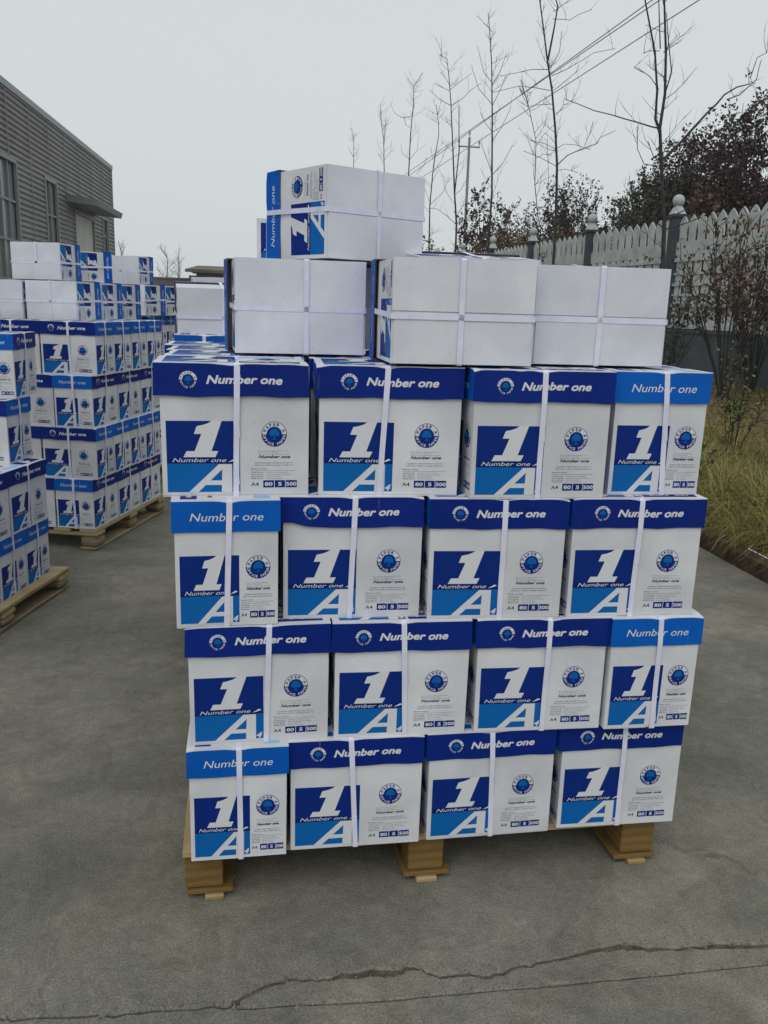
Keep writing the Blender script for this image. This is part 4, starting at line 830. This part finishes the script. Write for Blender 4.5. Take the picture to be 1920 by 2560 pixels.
# ------------------------------------------------------------------ shrubs
def shrub(x, y, z, h, spread, nst, nleaf, leafm, barkm, label, seed, leaf=.075, lo=.25, name='shrub', grp='dark-leaved shrubs behind the fence', cat='shrub', lean=0.0):
    r = random.Random(seed); root = tag(empty(name, (x, y, z)), label, cat, grp); st = MB(); lf = MB(); tips = []
    for s in range(nst):
        a = r.uniform(0, 6.283); sp = spread * math.sqrt(r.random()); hh = h * r.uniform(.72, 1.0) * (1 - .28 * (sp / spread) ** 2)
        tip = Vector((math.cos(a) * sp + lean * hh, math.sin(a) * sp, hh)); b0 = Vector((math.cos(a) * .05, math.sin(a) * .05, 0)); P = []
        for i in range(7):
            t_ = i / 6; P.append(b0 + Vector((tip.x * t_ ** 1.15, tip.y * t_ ** 1.15, tip.z * t_ ** .92)) + Vector((r.gauss(0, .03), r.gauss(0, .03), 0)) * t_)
        st.tube(P, [max(.018 * h / 3 * (1 - .85 * i / 6), .004) for i in range(7)], 4)
        for b in range(9):
            t_ = r.uniform(lo, 1.0); i = min(5, int(t_ * 6)); p = P[i].lerp(P[i + 1], t_ * 6 - i)
            d = Vector((r.gauss(0, .7), r.gauss(0, .7), r.uniform(.5, 1.4))).normalized(); L_ = h * r.uniform(.06, .17); q = p + d * L_
            st.tube([p, p.lerp(q, .5) + Vector((r.gauss(0, .02), r.gauss(0, .02), 0)), q], [.006, .005, .003], 3); tips.append((p, q))
    for k in range(nleaf):
        p, q = tips[int(len(tips) * r.random() ** 1.15)]; c = p.lerp(q, r.uniform(.15, 1.1)) + Vector((r.gauss(0, .05), r.gauss(0, .05), r.gauss(0, .05)))
        d = Vector((r.gauss(0, 1), r.gauss(0, 1), r.gauss(.2, 1))).normalized(); s2 = d.cross(Vector((r.gauss(0, 1), r.gauss(0, 1), r.gauss(0, 1)))).normalized(); L_ = leaf * r.uniform(.6, 1.3); W_ = L_ * .30
        lf.add([c, c + d * L_ * .5 + s2 * W_, c + d * L_, c + d * L_ * .5 - s2 * W_], [(0, 1, 2, 3)])
    st.build('stem', [barkm], root); lf.build('foliage', [leafm], root)
shrub(11.1, 16.3, .25, 5.65, 1.8, 70, 24000, M_LMAR, M_BARK2, 'tallest maroon-leaved shrub, rounded crown above the fence right of the ball-topped post', 57, leaf=.088)
shrub(11.2, 18.2, .25, 5.5, 1.7, 54, 23000, M_LMAR, M_BARK2, 'maroon shrub close behind the nearest ball-topped post, left of the tallest one', 2, leaf=.088)
shrub(12.3, 15.2, .25, 5.0, 1.9, 36, 15000, M_LMAR, M_BARK2, 'maroon shrub at the far right border behind the fence', 12, leaf=.088)
shrub(10.1, 17.4, .25, 4.7, 1.5, 46, 18000, M_LOLV, M_BARK2, 'olive-brown shrub behind the nearest ball-topped fence post', 3, leaf=.088)
shrub(10.6, 20.6, .25, 4.6, 1.7, 46, 17000, M_LOLV, M_BARK2, 'olive-brown shrub behind the fence between the two tall trees', 4, leaf=.088)
shrub(10.4, 24.6, .25, 5.2, 1.5, 40, 12000, M_LMAR, M_BARK2, 'upright maroon shrub behind the forked tree trunk', 5, leaf=.088)
shrub(9.5, 28.5, .25, 4.6, 1.6, 36, 9000, M_LBRN, M_BARK2, 'thin brown shrub left of the forked tree, behind the fence', 6, leaf=.088)
shrub(9.3, 31.0, .25, 6.0, 1.15, 24, 3800, M_LMAR, M_BARK2, 'narrow maroon shrub right of the utility pole', 7, leaf=.14)
shrub(8.2, 34.0, .25, 3.7, 1.2, 26, 4200, M_LBRN, M_BARK2, 'low brown shrub at the foot of the utility pole', 8, leaf=.14)
shrub(7.9, 38.5, .25, 4.3, 1.5, 26, 3600, M_LMAR, M_BARK2, 'low dark shrub at the far end of the fence', 9, leaf=.15)
shrub(9.9, 15.6, .25, 3.6, 1.3, 34, 9000, M_LBRN, M_BARK2, 'low dense brown shrub right behind the fence pickets at the right', 41, leaf=.10)
shrub(9.6, 22.6, .25, 3.7, 1.3, 34, 7500, M_LBRN, M_BARK2, 'low brown shrub behind the fence left of the olive ones', 42, leaf=.10)
GB = 'bushes in the bed before the fence'
shrub(7.05, 9.3, .28, 2.55, .95, 20, 620, M_LBRN, M_BARK, 'leggy forked bush with sparse brown leaves against the dark base wall', 10, leaf=.07, lo=.4, grp=GB)
shrub(8.0, 10.2, .28, 2.9, .60, 16, 1000, M_LBRN, M_BARK, 'tall brown-leaved bush against the white fence panel', 11, leaf=.075, lo=.3, grp=GB)
shrub(7.9, 9.1, .28, 2.5, .70, 14, 700, M_LBRN, M_BARK, 'brown bush at the right border before the fence', 14, leaf=.07, lo=.3, grp=GB)
shrub(6.3, 9.6, .26, 1.7, .6, 12, 420, M_LOLV, M_BARK, 'low olive bush at the foot of the fence post', 15, leaf=.06, lo=.3, grp=GB)
shrub(7.4, 17.6, .3, 2.3, .75, 16, 900, M_LMAR, M_BARK, 'small reddish bush before the fence behind the rear cartons', 16, leaf=.08, lo=.3, grp=GB)
shrub(7.3, 14.6, .3, 2.1, .8, 16, 800, M_LOLV, M_BARK, 'small olive bush before the fence beside the tall rightmost tree', 17, leaf=.08, lo=.3, grp=GB)
shrub(4.75, 5.05, .2, .92, .16, 7, 330, M_LGRN, M_BARK2, 'fresh green leafy shoot standing in the bed above the grass', 18, leaf=.034, lo=.25, name='seedling', grp=GB, cat='plant')
shrub(3.95, 4.2, .12, .42, .16, 7, 150, M_LGRN, M_BARK2, 'small green weed beside the stack at the bed edge', 19, leaf=.045, lo=.3, name='seedling', grp=GB, cat='plant')

# ------------------------------------------------------------------ grass and litter
def blades(n, fn, mats, seed):
    r = random.Random(seed); mb = MB()
    for k in range(n):
        x, y, L_, lean, az, wd, mi = fn(r); z = bedz(max(x, 3.43), y) - .01; P = Vector((x, y, z)); d = Vector((math.cos(az), math.sin(az), 0)); s = Vector((-d.y, d.x, 0)) * wd
        pts = []
        for i in range(5):
            t_ = i / 4; pts.append(P + d * (L_ * lean * t_ * t_) + Vector((0, 0, L_ * (t_ - .55 * lean * t_ * t_ * t_ * 1.3))))
        vs = []
        for i, p in enumerate(pts): w_ = (1 - i / 4) ** .7; vs += [p - s * w_, p + s * w_]
        mb.add(vs, [(2 * i, 2 * i + 1, 2 * i + 3, 2 * i + 2) for i in range(4)], mi)
    return mb.mesh('grass', mats)
tuf = []; r = random.Random(12)
for k in range(430):
    x = 3.45 + abs(r.gauss(0, .95)); y = r.uniform(1.0, 8.5); tuf.append((x, y, r.uniform(.45, 1.15)))
def fn1(r):
    tx, ty, s = tuf[int(r.random() * len(tuf))]; g_ = abs(r.gauss(0, .10)); a = r.uniform(0, 6.283)
    az = a if tx > 3.75 else (math.pi + r.gauss(0, .9)); return tx + math.cos(a) * g_, ty + math.sin(a) * g_, r.uniform(.16, .54) * s, r.uniform(.5, 1.35), az, r.uniform(.0014, .003), 0 if r.random() < .60 else 1
o = struct(ob('grass', blades(30000, fn1, [M_GRASS1, M_GRASS2], 2)), 'stuff'); o['label'] = 'long straw-coloured and green grass hanging over the kerb'
def fn2(r): return 3.45 + 5.3 * r.random() ** 1.4, r.uniform(1.5, 16), r.uniform(.03, .17), r.uniform(.4, 1.3), r.uniform(0, 6.28), r.uniform(.002, .004), 0 if r.random() < .3 else 1
o = struct(ob('ground_cover', blades(22000, fn2, [M_GRASS1, M_GRASS2], 3)), 'stuff'); o['label'] = 'short weeds scattered over the bed'
lt = MB(); r = random.Random(13)
for k in range(16000):
    x, y = r.uniform(3.45, 9), r.uniform(1.5, 18); z = bedz(x, y) + r.uniform(.0, .02); s = r.uniform(.015, .04); a = r.uniform(0, 6.28); c_, s_ = math.cos(a) * s, math.sin(a) * s; tz = r.uniform(-.012, .02)
    lt.add([(x - c_, y - s_, z), (x - s_ * .4, y + c_ * .4, z + tz), (x + c_, y + s_, z + tz * .4), (x + s_ * .4, y - c_ * .4, z + .006)], [(0, 1, 2, 3)])
o = struct(lt.build('leaf_litter', [M_LBRN]), 'stuff'); o['label'] = 'fallen brown leaves on the bed'

# ------------------------------------------------------------------ utility pole and wires
up = tag(empty('utility_pole', (12.29, 46.77, 0)), 'slim grey concrete utility pole with a crossarm among the bare trees', 'utility pole')
b = MB(); b.tube([(0, 0, 0), (0, 0, 10.35)], [.095, .065], 10, cap=True); b.build('pole', [M_POLE], up)
b = MB(); b.box(-.60, .60, -.035, .035, 9.84, 9.91); b.build('crossarm', [M_POLE], up)
wtop = [(-.56, 10.22), (0.0, 10.72), (.56, 10.22)]
for wx, wz in wtop:
    b = MB(); z0 = 9.92 if wx else 10.35; b.lathe([(.02, z0), (.02, z0 + .12), (.06, z0 + .14), (.06, z0 + .18), (.03, z0 + .2), (.055, z0 + .24), (.02, wz)], (wx, 0, 0), 8); b.build('insulator', [M_TRIM], up)
ends = [(12.65, 25.59, 10.6), (12.60, 24.95, 10.4), (13.41, 24.08, 10.2)]
wl = ['lowest', 'middle', 'highest']
for i, ((wx, wz), e_) in enumerate(zip(wtop, (ends[0], ends[1], ends[2]))):
    p0 = Vector((12.29 + wx, 46.77, wz)); p1 = Vector(e_); d = p1 - p0; far = p1 + d * 0.9; back = p0 - d * 1.6
    pts = []
    for k in range(17):
        t_ = k / 16; q = back.lerp(far, t_); pts.append(q)
    b = MB(); b.tube(pts, [.016] * 17, 4); o = b.build('power_line', [M_WIRE]); tag(o, f'overhead power line running to the {["left end", "top pin", "right end"][i]} of the utility pole', 'wire', 'overhead power lines')

# ------------------------------------------------------------------ haze
hb = MB(); hb.box(-70, 90, -20, 110, -1.1, 16); hm = bpy.data.materials.new('haze'); hm.use_nodes = True; t = hm.node_tree; t.nodes.clear()
pv = t.nodes.new('ShaderNodeVolumePrincipled'); pv.inputs['Density'].default_value = 0.0012; pv.inputs['Color'].default_value = (0.88, 0.93, 0.95, 1); pv.inputs['Anisotropy'].default_value = 0.1
mo = t.nodes.new('ShaderNodeOutputMaterial'); t.links.new(pv.outputs[0], mo.inputs['Volume'])
o = struct(hb.build('haze', [hm]), 'stuff'); o['label'] = 'thin winter haze over the yard'
